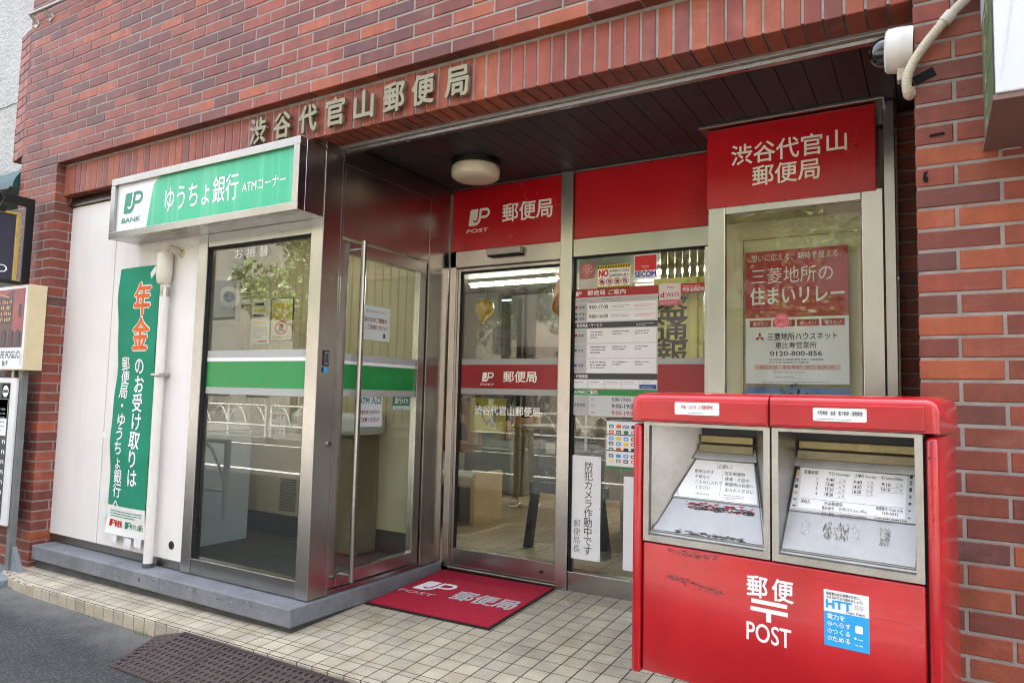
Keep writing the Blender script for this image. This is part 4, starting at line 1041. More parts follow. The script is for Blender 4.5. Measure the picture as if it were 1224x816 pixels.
poster(s, 'emblem_sticker', -1.846, 1.967, 'square dusty pink emblem sticker at the top left of the window', 'sticker')
s = Sheet(0.0004); s.board(0, 0, 0.217, 0.152, YELLOW, 0.0008)
for v0 in (0.002, 0.132):
    k = 0.0
    while k < 0.205: s.poly([(k, v0), (k + 0.009, v0), (k + 0.015, v0 + 0.018), (k + 0.006, v0 + 0.018)], BLACK, 1); k += 0.0165
s.rect(0.004, 0.022, 0.213, 0.13, WHITE, 1); s.text('NO', 0.012, 0.078, 0.055, plain('sign_red', (206, 30, 34), 0.45), 0.06, 0.05, 2); s.text('DANGEROUS GOODS', 0.08, 0.105, 0.02, BLACK, 0.125, 0.01, 2); s.text('危険物品持込禁止', 0.08, 0.078, 0.018, BLACK, 0.125, 0.015, 2)
for k in range(4):
    u = 0.032 + 0.05 * k; s.circle(u, 0.05, 0.013, DGREY, 2, 10); s.circle(u, 0.048, 0.006, WHITE if k % 2 else ORANGE, 3, 8); s.ring(u, 0.05, 0.021, 0.0042, RED, 3, 18); s.stroke([(u - 0.015, 0.065), (u + 0.015, 0.035)], 0.0035, RED, 4)
poster(s, 'warning_sticker', -1.731, 1.888, 'yellow hazard bordered sticker reading NO with four red prohibition rings', 'sticker')
s = Sheet(0.0004); s.board(0, 0, 0.143, 0.145, WHITE, 0.0008); s.rect(0.004, 0.05, 0.139, 0.141, plain('sign_red', (206, 30, 34)), 1); s.text('SECOM', 0.0715, 0.009, 0.042, BLUE, 0.13, 0.045, 2, 'c'); s.text('Security', 0.0715, 0.068, 0.014, WHITE, 0.045, 0.0, 2, 'c'); s.text('by', 0.0715, 0.055, 0.01, WHITE, None, 0.0, 2, 'c')
poster(s, 'security_sticker', -1.492, 1.941, 'red and white security firm sticker at the top of the window', 'sticker')
s = Sheet(0.0004); s.board(0, 0, 0.128, 0.128, plain('wifi_white', (224, 214, 212), 0.5), 0.0008); s.rect(0, 0, 0.128, 0.033, plain('wifi_pink', (206, 104, 122), 0.5)); s.text('Free', 0.05, 0.097, 0.022, POSTRED, 0.04, 0.005, 2); s.text('d', 0.008, 0.046, 0.04, POSTRED, 0.022, 0.045, 2); s.text('Wi-Fi', 0.04, 0.046, 0.036, POSTRED, 0.078, 0.012, 2); s.scribble(0.01, 0.01, 0.1, 0.014, WHITE, 2)
poster(s, 'wireless_sticker', -1.335, 1.775, 'pink and white Wi-Fi sticker beside the opening hours board', 'sticker')
s = Sheet(0.0004); s.board(0, 0, 0.142, 0.056, plain('assoc_red', (196, 40, 46), 0.5), 0.0008); s.text('代官山商店会', 0.071, 0.008, 0.026, WHITE, 0.128, 0.02, 2, 'c'); s.scribble(0.012, 0.038, 0.115, 0.01, WHITE, 1)
poster(s, 'shop_association_sticker', -1.204, 1.842, 'small red sticker with white characters at the upper right of the window', 'sticker')

# ------------------------------------------------------------------ round lamp under the plank ceiling
lp = thing('ceiling_lamp', 'round opal glass ceiling lamp under the dark planks', 'lamp', (-2.36, 0.89, 2.664))
mb = MB(); mb.lathe([(0.0, 0.0), (0.155, 0.0), (0.155, -0.03), (0.12, -0.042), (0, -0.042)], (-2.36, 0.89, 2.662), n=40); mb.build('base', BLKM, lp, 40)
mb = MB(); mb.lathe([(0.135, -0.03), (0.147, -0.042), (0.15, -0.06), (0.147, -0.098), (0.13, -0.112), (0.08, -0.118), (0, -0.12)], (-2.36, 0.89, 2.662), n=40); mb.build('shade', LAMPW, lp, 60); rebase(lp, (-2.36, 0.89, 2.662))
s = MB(); s.lathe([(0.0, -0.001), (0.13, -0.001), (0.131, 0.0)], (-2.45, 0.56, 2.6635), n=36)
o = s.build('ceiling_plate', plain('plate_brown', (44, 26, 24), 0.3)); rebase(o, (-2.45, 0.56, 2.6635)); tag(o, 'flat dark round cover plate on the plank ceiling near the booth', 'cover plate')

# ------------------------------------------------------------------ security camera and conduit on the right pillar
sc2 = thing('security_camera', 'white drum shaped security camera with a black dome on the right brick pillar', 'camera', (0, 0.06, 2.45))
mb = MB(); mb.lathe([(0.074, 0.0), (0.075, 0.03), (0.0755, 0.031), (0.0755, 0.05), (0.073, 0.078), (0.064, 0.085), (0.05, 0.087)], (0.0, 0.055, 2.448), (-1, 0, 0.05), 32); mb.build('housing', WPLAST, sc2, 35)
mb = MB(); mb.lathe([(0.05, 0.086), (0.049, 0.1), (0.042, 0.118), (0.026, 0.132), (0, 0.138)], (0.0, 0.055, 2.448), (-1, 0, 0.05), 28)
mb.build('dome', plain('dome_black', (8, 8, 9), 0.05, coat=1.0, var=0.02), sc2, 60)
mb = MB(); mb.box(-0.05, 0.0, 0.03, 0.075, 2.335, 2.378, 0, 0.004); mb.build('cable_gland', TUBEB, sc2); rebase(sc2, (0, 0.055, 2.448))
cd = thing('conduit', 'cream corrugated cable conduit curving from the camera up the right pillar', 'conduit', (0, -0.02, 2.3))
mb = MB(); P = [(0.006, 0.03, 2.29), (-0.012, 0.0, 2.262), (-0.018, -0.016, 2.268), (-0.02, -0.024, 2.30), (-0.012, -0.026, 2.335), (0.006, -0.027, 2.372), (0.04, -0.028, 2.42), (0.082, -0.028, 2.47), (0.125, -0.028, 2.515), (0.17, -0.028, 2.56), (0.215, -0.028, 2.63), (0.235, -0.028, 2.75), (0.24, -0.028, 3.1)]
D = []
for i in range(len(P) - 1):
    a, b = Vector(P[i]), Vector(P[i + 1]); p0 = Vector(P[max(i - 1, 0)]); p3 = Vector(P[min(i + 2, len(P) - 1)]); m = max(3, int((b - a).length / 0.0024))
    for k in range(m):
        t = k / m; D.append(0.5 * ((2 * a) + (b - p0) * t + (2 * p0 - 5 * a + 4 * b - p3) * t * t + (3 * a - p0 - 3 * b + p3) * t ** 3))
rad = [0.0155 + 0.0005 * (1 if (i // 2) % 2 else -1) for i in range(len(D))]
mb.tube(D, rad, 14); mb.build('tube', TUBEB, cd, 50)
mb = MB()
p = (0.1, 2.489); mb.tube([(p[0] - 0.011, -0.028, p[1] - 0.012), (p[0] + 0.011, -0.028, p[1] + 0.012)], 0.0195, 16)
mb.build('coupling', plain('conduit_cream', (206, 200, 184), 0.5), cd, 40)
mb = MB(); mb.box(0.07, 0.095, -0.02, -0.001, 2.475, 2.492, 0, 0.003); mb.build('saddle_clip', plain('conduit_cream', (206, 200, 184), 0.5), cd, 40); rebase(cd, (0.1, -0.02, 2.489))
s = Sheet(); s.board(-0.032, -0.016, 0.032, 0.016, BLACK, 0.001); o = s.build('black_tape', None, (0.03, -0.0035, 2.318), (0, R(-22), 0)); tag(o, 'torn piece of black tape on the bricks below the conduit', 'tape')
s = Sheet(); s.poly([(0, 0), (0.03, 0.002), (0.045, 0.004), (0.043, 0.012), (0.02, 0.011), (0.002, 0.009)], BLACK, 1); o = s.build('tape_scrap', None, (0.04, -0.003, 2.108)); tag(o, 'flat scrap of black tape on a purple brick of the right pillar', 'tape')
s = Sheet(); s.poly([(0, 0), (0.012, -0.004), (0.014, 0.01), (0.008, 0.02), (0.014, 0.034), (0.002, 0.032), (-0.002, 0.012)], BLACK, 1); o = s.build('tape_scrap', None, (0.022, -0.003, 1.962)); tag(o, 'small ragged scrap of black tape lower on the right pillar', 'tape')
s = Sheet(); s.board(0, 0, 0.05, 0.012, WHITE, 0.001); o = s.build('white_tag', None, (0.235, -0.0035, 2.035)); tag(o, 'tiny white tag on the bricks under the projecting sign', 'tag')

# ------------------------------------------------------------------ projecting sign at the right edge
rs = thing('projecting_sign', 'white box sign with a green side projecting from the right pillar', 'sign', (0.5, -0.2, 2.04))
mb = MB(); mb.box(0.192, 0.95, -0.452, -0.012, 2.052, 3.2, 0, 0.004); case = mb.build('case', plain('sign_case_white', (206, 211, 214), 0.35, var=0.03), rs)
mb = MB(); mb.box(0.186, 0.955, -0.445, -0.004, 2.036, 2.0515, 0, 0.002); mb.build('underside', MAUVE, rs)
s = Sheet(0.0008)
s.rect(0.018, 2.056, 0.44, 3.19, plain('sign_frame_grey', (120, 124, 124), 0.4))
for k in range(3): s.rect(0.03, 2.066 + 0.125 * k, 0.428, 2.182 + 0.125 * k, plain('sign_olive', (96, 122, 82), 0.4, var=0.15), 2)
s.vtext('Market', 0.23, 2.42, 0.06, plain('sign_script', (188, 204, 172), 0.4), 0.06, 0.01, 3, 0.2)
s.rect(0.018, 2.43, 0.44, 3.19, plain('sign_pale', (200, 206, 214), 0.35), 3)
s.build('side_face', case, (0.1915, 0, 0), (0, 0, R(-90)))
mb = MB(); mb.lathe([(0.012, 0.0), (0.02, -0.003), (0.022, -0.006), (0.012, -0.006)], (0.30, -0.19, 2.036), n=18); mb.build('lamp_ring', GOLD, rs, 40)
mb = MB(); mb.tube([(0.2 + 0.04 * math.sin(t * 0.5) + 0.004, -0.4535, 2.09 + 0.12 * t) for t in range(8)], 0.0012, 6); mb.build('scratch_line', plain('print_pale_grey', (206, 208, 208)), case); rebase(rs, (0.57, -0.01, 2.04))
# ------------------------------------------------------------------ the red mailbox (built in its own frame: u right, y back, z up)
pb = thing('mailbox', 'red two-slot street mailbox with aluminium hoods and white lettering', 'mailbox', (-0.729, -0.61, 0.0), -0.121)
def rr_profile(x0, x1, z0, z1, r, k=6, corners=(1, 1, 1, 1)):
    p = []
    for (cx, cz, a), on in zip(((x1 - r, z1 - r, 0), (x0 + r, z1 - r, 90), (x0 + r, z0 + r, 180), (x1 - r, z0 + r, 270)), corners):
        if on: p += [(cx + r * math.cos(R(a + 90 * i / k)), cz + r * math.sin(R(a + 90 * i / k))) for i in range(k + 1)]
        else: p += [(cx + r * (1 if a in (0, 270) else -1), cz + r * (1 if a in (0, 90) else -1))]
    return p
# main body behind the panels
mb = MB(); mb.box(0.022, 0.754, 0.16, 0.34, 0.45, 1.16, 0, 0.02); mb.box(0.024, 0.752, 0.02, 0.159, 0.452, 0.808, 0, 0.004); mb.build('body', 'post_red', pb, 40)
# side panels with rounded edges
for x0, x1 in ((-0.010, 0.018), (0.754, 0.780)):
    mb = MB(); mb.box(x0, x1, -0.010, 0.35, 0.436, 1.158, 0, 0.011); mb.build('side_panel', 'post_red', pb, 50)
# front door panel
mb = MB(); mb.box(0.0235, 0.7485, -0.002, 0.0195, 0.447, 0.8135, 0, 0.006); fp = mb.build('front_panel', 'post_red', pb, 50)
mb = MB(); mb.box(0.0185, 0.0230, 0.008, 0.05, 0.45, 1.155); mb.box(0.7490, 0.7535, 0.008, 0.05, 0.45, 1.155); mb.build('shadow_gap', 'black_rubber', pb)
# lid: rounded slab in two halves at the front
bm = bmesh.new()
def lid_piece(name, x0, x1, rl, rr):
    g = MB()
    prof = [(-0.014, 1.166), (-0.014, 1.232), (-0.011, 1.240), (-0.003, 1.246), (0.015, 1.249), (0.17, 1.254), (0.34, 1.251), (0.357, 1.243), (0.36, 1.166)]
    xs = [x0 + (0 if not rl else v) for v in ((0, 0.006, 0.016, 0.03) if rl else (0,))] + [x1 - (0 if not rr else v) for v in ((0.03, 0.016, 0.006, 0) if rr else (0,))]
    dz = ([0.018, 0.008, 0.002, 0] if rl else [0]) + ([0, 0.002, 0.008, 0.018] if rr else [0])
    n = len(prof); V = []
    for x, d in zip(xs, dz):
        for y, z in prof:
            V.append((x, y + (d * 0.35 if y < 0 else (-d * 0.3 if y > 0.335 else 0)), z - (d * (1 if z > 1.2 else 0))))
    F = [list(range(n))[::-1], list(range(len(V) - n, len(V)))]
    for i in range(len(xs) - 1):
        for k in range(n): F.append((i * n + k, i * n + (k + 1) % n, (i + 1) * n + (k + 1) % n, (i + 1) * n + k))
    g.add(V, F); return g.build(name, 'post_red', pb, 35)
bm.free()
l1 = lid_piece('lid', -0.012, 0.393, True, False); l2 = lid_piece('lid', 0.397, 0.784, False, True)
# raised lip plates carrying the two labels
for x0, x1, par in ((0.022, 0.390, l1), (0.400, 0.755, l2)):
    mb = MB(); mb.box(x0, x1, -0.0185, -0.0142, 1.170, 1.228, 0, 0.002); mb.build('lip_plate', 'post_red', par)
s = Sheet(0.0005); s.rrect(0.129, 1.189, 0.261, 1.224, 0.004, WHITE, 1); s.text('手紙・はがき（小型郵便物）', 0.148, 1.205, 0.0115, RED, 0.095, 0.006); s.scribble(0.17, 1.193, 0.06, 0.005, GREY, 1)
s.build('label', l1, (0, -0.0186, 0))
s = Sheet(0.0005); s.rrect(0.507, 1.186, 0.632, 1.219, 0.004, WHITE, 1); s.text('大型郵便・速達・電子郵便・国際郵便', 0.518, 1.201, 0.0112, NAVY, 0.105, 0.006); s.scribble(0.516, 1.190, 0.105, 0.005, GREY, 1)
s.build('label', l2, (0, -0.0186, 0))
# aluminium hoods: a flange, four sloping walls and the slot at the back
def hood(x0, x1, sx0, sx1, tray_lab):
    z0, z1 = 0.8175, 1.1635; fl = 0.017; yb = 0.125
    sz0, sz1 = 1.072, 1.150
    g = MB()
    a = [(x0, z0), (x1, z0), (x1, z1), (x0, z1)]; b = [(x0 + fl, z0 + fl * 1.1), (x1 - fl, z0 + fl * 1.1), (x1 - fl, z1 - fl * 0.55), (x0 + fl, z1 - fl * 0.55)]
    V = [(x, -0.004, z) for x, z in a] + [(x, -0.004, z) for x, z in b] + [(x, 0.03, z) for x, z in a]
    F = [(i, (i + 1) % 4, 4 + (i + 1) % 4, 4 + i) for i in range(4)] + [(i, (i + 1) % 4, 8 + (i + 1) % 4, 8 + i) for i in range(4)]
    o = len(V)
    q = 0.014                      # a short step in, then the funnel
    V += [(b[0][0], q, b[0][1] + 0.002), (b[1][0], q, b[1][1] + 0.002), (b[2][0], q, b[2][1]), (b[3][0], q, b[3][1])]
    F += [(4 + i, 4 + (i + 1) % 4, o + (i + 1) % 4, o + i) for i in range(4)]
    p = len(V)
    V += [(sx0, yb, sz0), (sx1, yb, sz0), (sx1, yb, sz1), (sx0, yb, sz1)]
    F += [(o + i, o + (i + 1) % 4, p + (i + 1) % 4, p + i) for i in range(4)]
    g.add(V, F)
    h = g.build('hood', 'cast_aluminium', pb, recalc=True)
    # sloping tray: lower apron and upper sheet with a fold between
    g = MB()
    def T(t, side):                # t: 0 front edge .. 1 slot
        xa = b[0][0] + (sx0 - b[0][0]) * t; xb = b[1][0] + (sx1 - b[1][0]) * t
        return (xa if side == 0 else xb), q + (yb - q) * t, b[0][1] + 0.002 + (sz0 - b[0][1] - 0.002) * t
    def strip(t0, t1, lift, inset, th):
        A = []
        for t in (t0, t1):
            for sd_ in (0, 1):
                x, y, z = T(t, sd_); A.append((x + (inset if sd_ == 0 else -inset), y - lift * 0.82, z + lift * 0.57))
        B = [(x, y + th * 0.82, z - th * 0.57) for x, y, z in A]
        g.add(A + B, [(0, 1, 3, 2), (4, 6, 7, 5), (0, 4, 5, 1), (2, 3, 7, 6), (0, 2, 6, 4), (1, 5, 7, 3)])
    strip(0.02, 0.44, 0.006, 0.004, 0.005); strip(0.03, 0.09, 0.010, 0.004, 0.005); strip(0.43, 0.985, 0.011, 0.003, 0.005)
    tr = g.build('tray', plain('tray_aluminium', (164, 164, 162), 0.42, metal=0.6, var=0.1, scale=14), h)
    g = MB(); strip(0.90, 1.06, 0.018, -0.006, 0.004); g.build('slot_flap', 'cast_aluminium', h)
    g = MB()
    g.box(sx0, sx1, yb, yb + 0.002, sz0, sz1); g.build('slot_back', plain('slot_dark', (38, 38, 40), 0.5), h)
    g = MB(); g.box(sx0 + 0.001, sx1 - 0.001, yb - 0.02, yb - 0.004, sz0 + 0.006, sz0 + 0.03, 0, 0.002); g.build('slot_plate', 'nickel', h)
    g = MB(); g.box(sx0 + 0.003, sx1 - 0.003, yb - 0.014, yb - 0.003, sz0 + 0.034, sz0 + 0.056, 0, 0.002); g.build('inner_flap', plain('brass_flap', (150, 138, 98), 0.4, metal=0.6, var=0.25, scale=40), h)
    # frame vectors of the tray for prints
    x, y, z = T(0.0, 0); U = Vector((1, 0, 0)); Wv = (Vector(T(1, 0)) - Vector(T(0, 0))); Wv.x = 0; L = Wv.length; Wv.normalize(); N = U.cross(Wv)  # towards the viewer: -N side
    return h, tr, T, U, Wv, L
def on_tray(sheet, T, Wv, L, lift, name, parent):
    base = Vector((0, T(0, 0)[1], T(0, 0)[2])); nrm = Vector((0, -Wv.z, Wv.y))
    sheet.mb.v = [tuple(Vector((u, 0, 0)) + base + Wv * v + nrm * (lift - y)) for u, y, v in sheet.mb.v]
    return sheet.build(name, parent)
h1, tr1, T1, U1, W1, L1 = hood(0.0245, 0.3935, 0.150, 0.312, 0)
h2, tr2, T2, U2, W2, L2 = hood(0.3985, 0.7480, 0.432, 0.722, 0)
# left paper, cut as a trapezium like the tray
s = Sheet(0.0004)
def tx(T, v, sd_, L): return T(v / L, sd_)[0]
va, vb = 0.45 * L1, 0.90 * L1
s.poly([(tx(T1, va, 0, L1) + 0.006, va), (tx(T1, va, 1, L1) - 0.006, va), (tx(T1, vb, 1, L1) - 0.004, vb), (tx(T1, vb, 0, L1) + 0.004, vb)], WHITE, 1)
s.text('（お願い）', 0.232, vb - 0.022, 0.014, TEXTC, 0.045, 0, 2, 'c')
for i, (u, t) in enumerate(((0.15, '郵便はがき'), (0.15, '手紙など'), (0.15, 'こちらに入れて'), (0.15, 'ください'))): s.text(t, 0.145 + 0.004 * i, vb - 0.040 - 0.016 * i, 0.011, TEXTC, None, 0.004)
for i, t in enumerate(('定形郵便物', '速達・大型の', '郵便物は右側へ', 'お入れください')): s.text(t, 0.236 + 0.003 * i, vb - 0.040 - 0.016 * i, 0.011, TEXTC, None, 0.004)
s.stroke([(0.231, vb - 0.03), (0.231, va + 0.01)], 0.0008, GREY, 2); s.scribble(0.16, va + 0.012, 0.05, 0.008, GREY, 1); s.scribble(0.242, va + 0.006, 0.06, 0.016, GREY, 3)
s.text('L', tx(T1, va, 0, L1) + 0.012, va + 0.004, 0.016, BLACK)
on_tray(s, T1, W1, L1, 0.0115, 'paper', tr1)
# dark rubbed remains of an old sticker
def blot(s, u0, u1, v0, v1, m, n, k=26, seed=1):
    rnd = random.Random(seed)
    for i in range(k):
        u = rnd.uniform(u0, u1); v = rnd.uniform(v0, v1); a = rnd.uniform(0.0015, (u1 - u0) * 0.06); b = rnd.uniform(0.0006, (v1 - v0) * 0.16)
        p = []
        for q in range(9):
            t = 2 * math.pi * q / 9; r = rnd.uniform(0.55, 1.1); p.append((u + a * r * math.cos(t), v + b * r * math.sin(t)))
        s.poly(p, m, n)
GRIME = plain('rubbed_grime', (58, 54, 52), 0.6, var=0.3, scale=60)
s = Sheet(0.0003); blot(s, 0.135, 0.335, 0.335 * L1, 0.415 * L1, plain('sticker_remains', (150, 40, 44), 0.6), 1, 60, 5); blot(s, 0.14, 0.335, 0.325 * L1, 0.385 * L1, GRIME, 2, 120, 3)
blot(s, 0.12, 0.32, 0.035 * L1, 0.075 * L1, GRIME, 12, 110, 9)
on_tray(s, T1, W1, L1, 0.0065, 'scuffs', tr1)
s = Sheet(0.0004)
va, vb = 0.45 * L2, 0.915 * L2; ua, ub = tx(T2, va, 0, L2) + 0.006, tx(T2, va, 1, L2) - 0.004
s.poly([(ua, va), (ub, va - 0.003), (ub - 0.002, vb - 0.004), (ua + 0.008, vb)], LGREY, 1)
s.rect(ua + 0.018, va + 0.006, ub - 0.024, vb - 0.003, WHITE, 2); X0, X1 = ua + 0.02, ub - 0.026; WW = X1 - X0
s.text('取集時刻', X0 + 0.004, vb - 0.020, 0.012, TEXTC, 0.036, 0.006, 3); s.text('平日 Weekdays', X0 + 0.066, vb - 0.018, 0.0095, TEXTC, 0.052, 0.004, 3); s.text('土曜日 Saturday', X0 + 0.130, vb - 0.018, 0.0095, TEXTC, 0.05, 0.004, 3); s.text('休日 Sunday and Holidays', X0 + 0.192, vb - 0.018, 0.0095, TEXTC, 0.05, 0.003, 3)
for i in range(4):
    v = vb - 0.036 - 0.0135 * i; s.text(str(i + 1), X0 + 0.038, v, 0.011, TEXTC, None, 0.01, 3)
    for k, col_ in enumerate((('9:40', '13:40', '15:30', '18:30'), ('9:40', '14:50', '18:20', ''), ('9:10', '14:10', '', ''))):
        t = col_[i]
        if t:
            u = X0 + 0.062 + 0.066 * k; s.text(t, u, v, 0.0115, BLACK, 0.02, 0.014, 3); s.text('ごろ', u + 0.032, v, 0.010, TEXTC, 0.015, 0.002, 3)
            s.stroke([(u - 0.004, v - 0.0022), (u + 0.05, v - 0.0022)], 0.0006, GREY, 3)
s.stroke([(X0, vb - 0.088), (X1, vb - 0.088)], 0.0009, GREY, 3)
s.text('連絡先', X0 + 0.004, vb - 0.101, 0.010, TEXTC, 0.024, 0.006, 3); s.text('渋谷郵便局', X0 + 0.062, vb - 0.101, 0.0105, TEXTC, 0.045, 0.006, 3); s.text('SHIBUYA post office', X0 + 0.10, vb - 0.112, 0.0105, TEXTC, 0.065, 0.003, 3); s.text('電話番号', X0 + 0.058, vb - 0.113, 0.0095, TEXTC, 0.03, 0.005, 3)
s.text('郵便番号 Postal code', X0 + 0.185, vb - 0.099, 0.0095, TEXTC, 0.06, 0.004, 3); s.text('150-0033', X0 + 0.20, vb - 0.110, 0.010, TEXTC, 0.035, 0.006, 3)
s.text('ポスト番号', X0 + 0.058, vb - 0.128, 0.0095, TEXTC, 0.03, 0.005, 3); s.scribble(X0 + 0.10, vb - 0.127, 0.065, 0.010, TEXTC, 2, 3); s.scribble(X0 + 0.185, vb - 0.128, 0.07, 0.014, TEXTC, 2, 3)
s.rect(ua + 0.03, vb + 0.001, ub - 0.05, vb + 0.0125, plain('tape_brown', (150, 128, 84), 0.5), 3); s.text('大形郵便物は、奥まで差し入れてください', ua + 0.036, vb + 0.002, 0.0098, BLACK, ub - ua - 0.10, 0.012, 4)
for k in range(7): s.rect(ua + 0.004, va + 0.008 + 0.017 * k, ua + 0.012, va + 0.012 + 0.019 * k, (TEXTC, GREY, GOLD)[k % 3], 2); s.rect(ub - 0.018, va + 0.008 + 0.017 * k, ub - 0.012, va + 0.011 + 0.019 * k, (TEXTC, GREY)[k % 2], 2)
on_tray(s, T2, W2, L2, 0.0115, 'paper', tr2)
s = Sheet(0.0003); PALE = plain('glue_pale', (206, 208, 208), 0.6); GLUE = plain('glue_grey', (138, 136, 130), 0.7)
for k, (u0, u1) in enumerate(((0.462, 0.48), (0.515, 0.535), (0.54, 0.575), (0.582, 0.60), (0.645, 0.668))): blot(s, u0, u1, 0.20 * L2, 0.36 * L2, GLUE if k % 3 else PALE, 1 + k % 2, 60, 20 + k)
on_tray(s, T2, W2, L2, 0.0065, 'scuffs', tr2)
# painted marks on the front panel
s = Sheet(0.0005); WP = plain('paint_white', (236, 234, 232), 0.5, var=0.05)
s.text('郵', 0.332, 0.716, 0.056, WP, 0.053, 0.022); s.text('便', 0.398, 0.716, 0.056, WP, 0.053, 0.022)
s.rect(0.343, 0.700, 0.436, 0.711, WP); s.rect(0.341, 0.680, 0.437, 0.691, WP); s.rect(0.382, 0.657, 0.395, 0.680, WP)
s.text('POST', 0.331, 0.598, 0.062, WP, 0.114, 0.012)
s.build('lettering', fp, (0, -0.002, 0))
s = Sheet(0.0004); s.board(0.525, 0.633, 0.628, 0.768, WHITE, 0.0006); s.rect(0.525, 0.633, 0.628, 0.716, SKYB)
s.text('脱炭素社会の実現のために、', 0.531, 0.756, 0.0075, BLACK, 0.078, 0.012); s.text('小さなHTTから始めましょう。', 0.531, 0.747, 0.0075, BLACK, 0.084, 0.012); s.text('HTT', 0.531, 0.7225, 0.026, SKYB, 0.058, 0.045); s.text('Tokyo Tokyo', 0.575, 0.7175, 0.0085, BLACK, 0.043, 0.004, slant=0.2); s.scribble(0.596, 0.732, 0.02, 0.012, GREY, 3)
for i, t in enumerate(('電力を', 'へらす', 'つくる', 'ためる')):
    v = 0.698 - 0.0175 * i; s.text(t, 0.533 if i == 0 else 0.545, v, 0.0135, WHITE, None, 0.012)
    if i: s.ring(0.5385, v + 0.0065, 0.0048, 0.001, WHITE, 2, 12); s.text('HTT'[i - 1], 0.5385, v + 0.003, 0.007, WHITE, None, 0.01, 2, 'c')
s.rrect(0.597, 0.676, 0.614, 0.694, 0.003, WHITE, 2); s.circle(0.597, 0.663, 0.003, WHITE, 2, 6); s.scribble(0.603, 0.660, 0.017, 0.006, WHITE, 1); s.scribble(0.597, 0.646, 0.022, 0.006, WHITE, 1)
s.build('energy_sticker', fp, (0, -0.0026, 0))
s = Sheet(0.0003); SC = plain('paint_scuff', (118, 40, 44), 0.6, var=0.3, scale=70); SC2 = plain('paint_scuff_grey', (120, 84, 84), 0.6, var=0.3, scale=70)
def scuff_row(u0, v0, u1, v1, th, k, seed):
    rnd = random.Random(seed)
    for i in range(k):
        t = rnd.random(); u = u0 + (u1 - u0) * t; v = v0 + (v1 - v0) * t + rnd.gauss(0, th); a = rnd.uniform(0.001, 0.010); b = rnd.uniform(0.0004, th * 0.7); p = []
        for q in range(8):
            an = 2 * math.pi * q / 8; r = rnd.uniform(0.5, 1.1); p.append((u + a * r * math.cos(an), v + b * r * math.sin(an) + (v1 - v0) / (u1 - u0) * a * r * math.cos(an)))
        s.poly(p, (SC, SC2)[i % 2], 1 + i % 2)
scuff_row(0.10, 0.797, 0.25, 0.800, 0.004, 60, 2); scuff_row(0.10, 0.728, 0.265, 0.708, 0.004, 90, 4); scuff_row(0.05, 0.70, 0.10, 0.695, 0.0006, 6, 6)
for (a, b, c, d) in ((0.05, 0.745, 0.12, 0.735), (0.07, 0.69, 0.10, 0.685), (0.5, 0.79, 0.6, 0.787), (0.64, 0.72, 0.72, 0.718), (0.2, 0.66, 0.31, 0.652)): s.stroke([(a, b), ((a + c) / 2, (b + d) / 2 + 0.002), (c, d)], 0.0006, SC, 1)
s.build('scuffs', fp, (0, -0.0021, 0))
# chipped edges of the side panels
s = Sheet(0.0003); rnd = random.Random(5)
for i in range(14): chip(s, rnd.uniform(0.757, 0.776), rnd.uniform(0.45, 1.15), rnd.uniform(0.0008, 0.003), rnd.uniform(0.001, 0.005), GRIME if i % 2 else SC, rnd)
for i in range(5): chip(s, rnd.uniform(-0.006, 0.014), rnd.uniform(0.45, 1.1), rnd.uniform(0.0008, 0.002), rnd.uniform(0.001, 0.004), SC, rnd)
s.build('paint_chips', pb, (0, -0.0102, 0))
# pedestal
mb = MB(); mb.box(0.16, 0.62, 0.10, 0.34, -0.03, 0.449, 0, 0.01); mb.box(0.10, 0.68, 0.06, 0.38, -0.08, -0.02, 0, 0.01); mb.build('pedestal', plain('pedestal_grey', (120, 120, 122), 0.6), pb)

# ------------------------------------------------------------------ red door mat
mx0, mx1, my0, my1 = -2.818, -1.962, 0.545, 1.30
def gl(x, y, h): return gz(x, y) + h
def slab(name, x0, x1, y0, y1, h0, h1, mat, parent=None):
    g = MB(); V = [(x, y, gl(x, y, h0)) for x, y in ((x0, y0), (x1, y0), (x1, y1), (x0, y1))] + [(x, y, gl(x, y, h1)) for x, y in ((x0, y0), (x1, y0), (x1, y1), (x0, y1))]
    g.add(V, [(0, 3, 2, 1), (4, 5, 6, 7), (0, 1, 5, 4), (1, 2, 6, 5), (2, 3, 7, 6), (3, 0, 4, 7)]); return g.build(name, mat, parent)
mat_ = slab('door_mat', mx0, mx1, my0, my1, 0.001, 0.006, 'black_rubber')
tag(mat_, 'crimson door mat with white lettering and a black rubber edge on the tiles', 'door mat')
slab('pile', mx0 + 0.014, mx1 - 0.014, my0 + 0.02, my1 - 0.012, 0.0062, 0.011, 'mat_red', mat_)
s = Sheet(0.0)
s.logo(-2.745, 0.885, 0.165, 'mat_white', 'mat_red', 1); s.text('POST', -2.795, 0.805, 0.05, 'mat_white', 0.26, 0.03, 1, slant=0.2); s.text('郵便局', -2.43, 0.83, 0.15, 'mat_white', 0.42, 0.03, 1)
cut = s.mi('mat_red')
s.mb.v = [(u, v, gl(u, v, 0.0116)) for u, y, v in s.mb.v]
# the J is a cut in the block: lift it a hair
idx = set(i for f, m in zip(s.mb.f, s.mb.m) if m == cut for i in f)
s.mb.v = [(a, b, c + (0.0006 if i in idx else 0)) for i, (a, b, c) in enumerate(s.mb.v)]
s.build('lettering', mat_); rebase(mat_, (-2.39, 0.92, gz(-2.39, 0.92)))

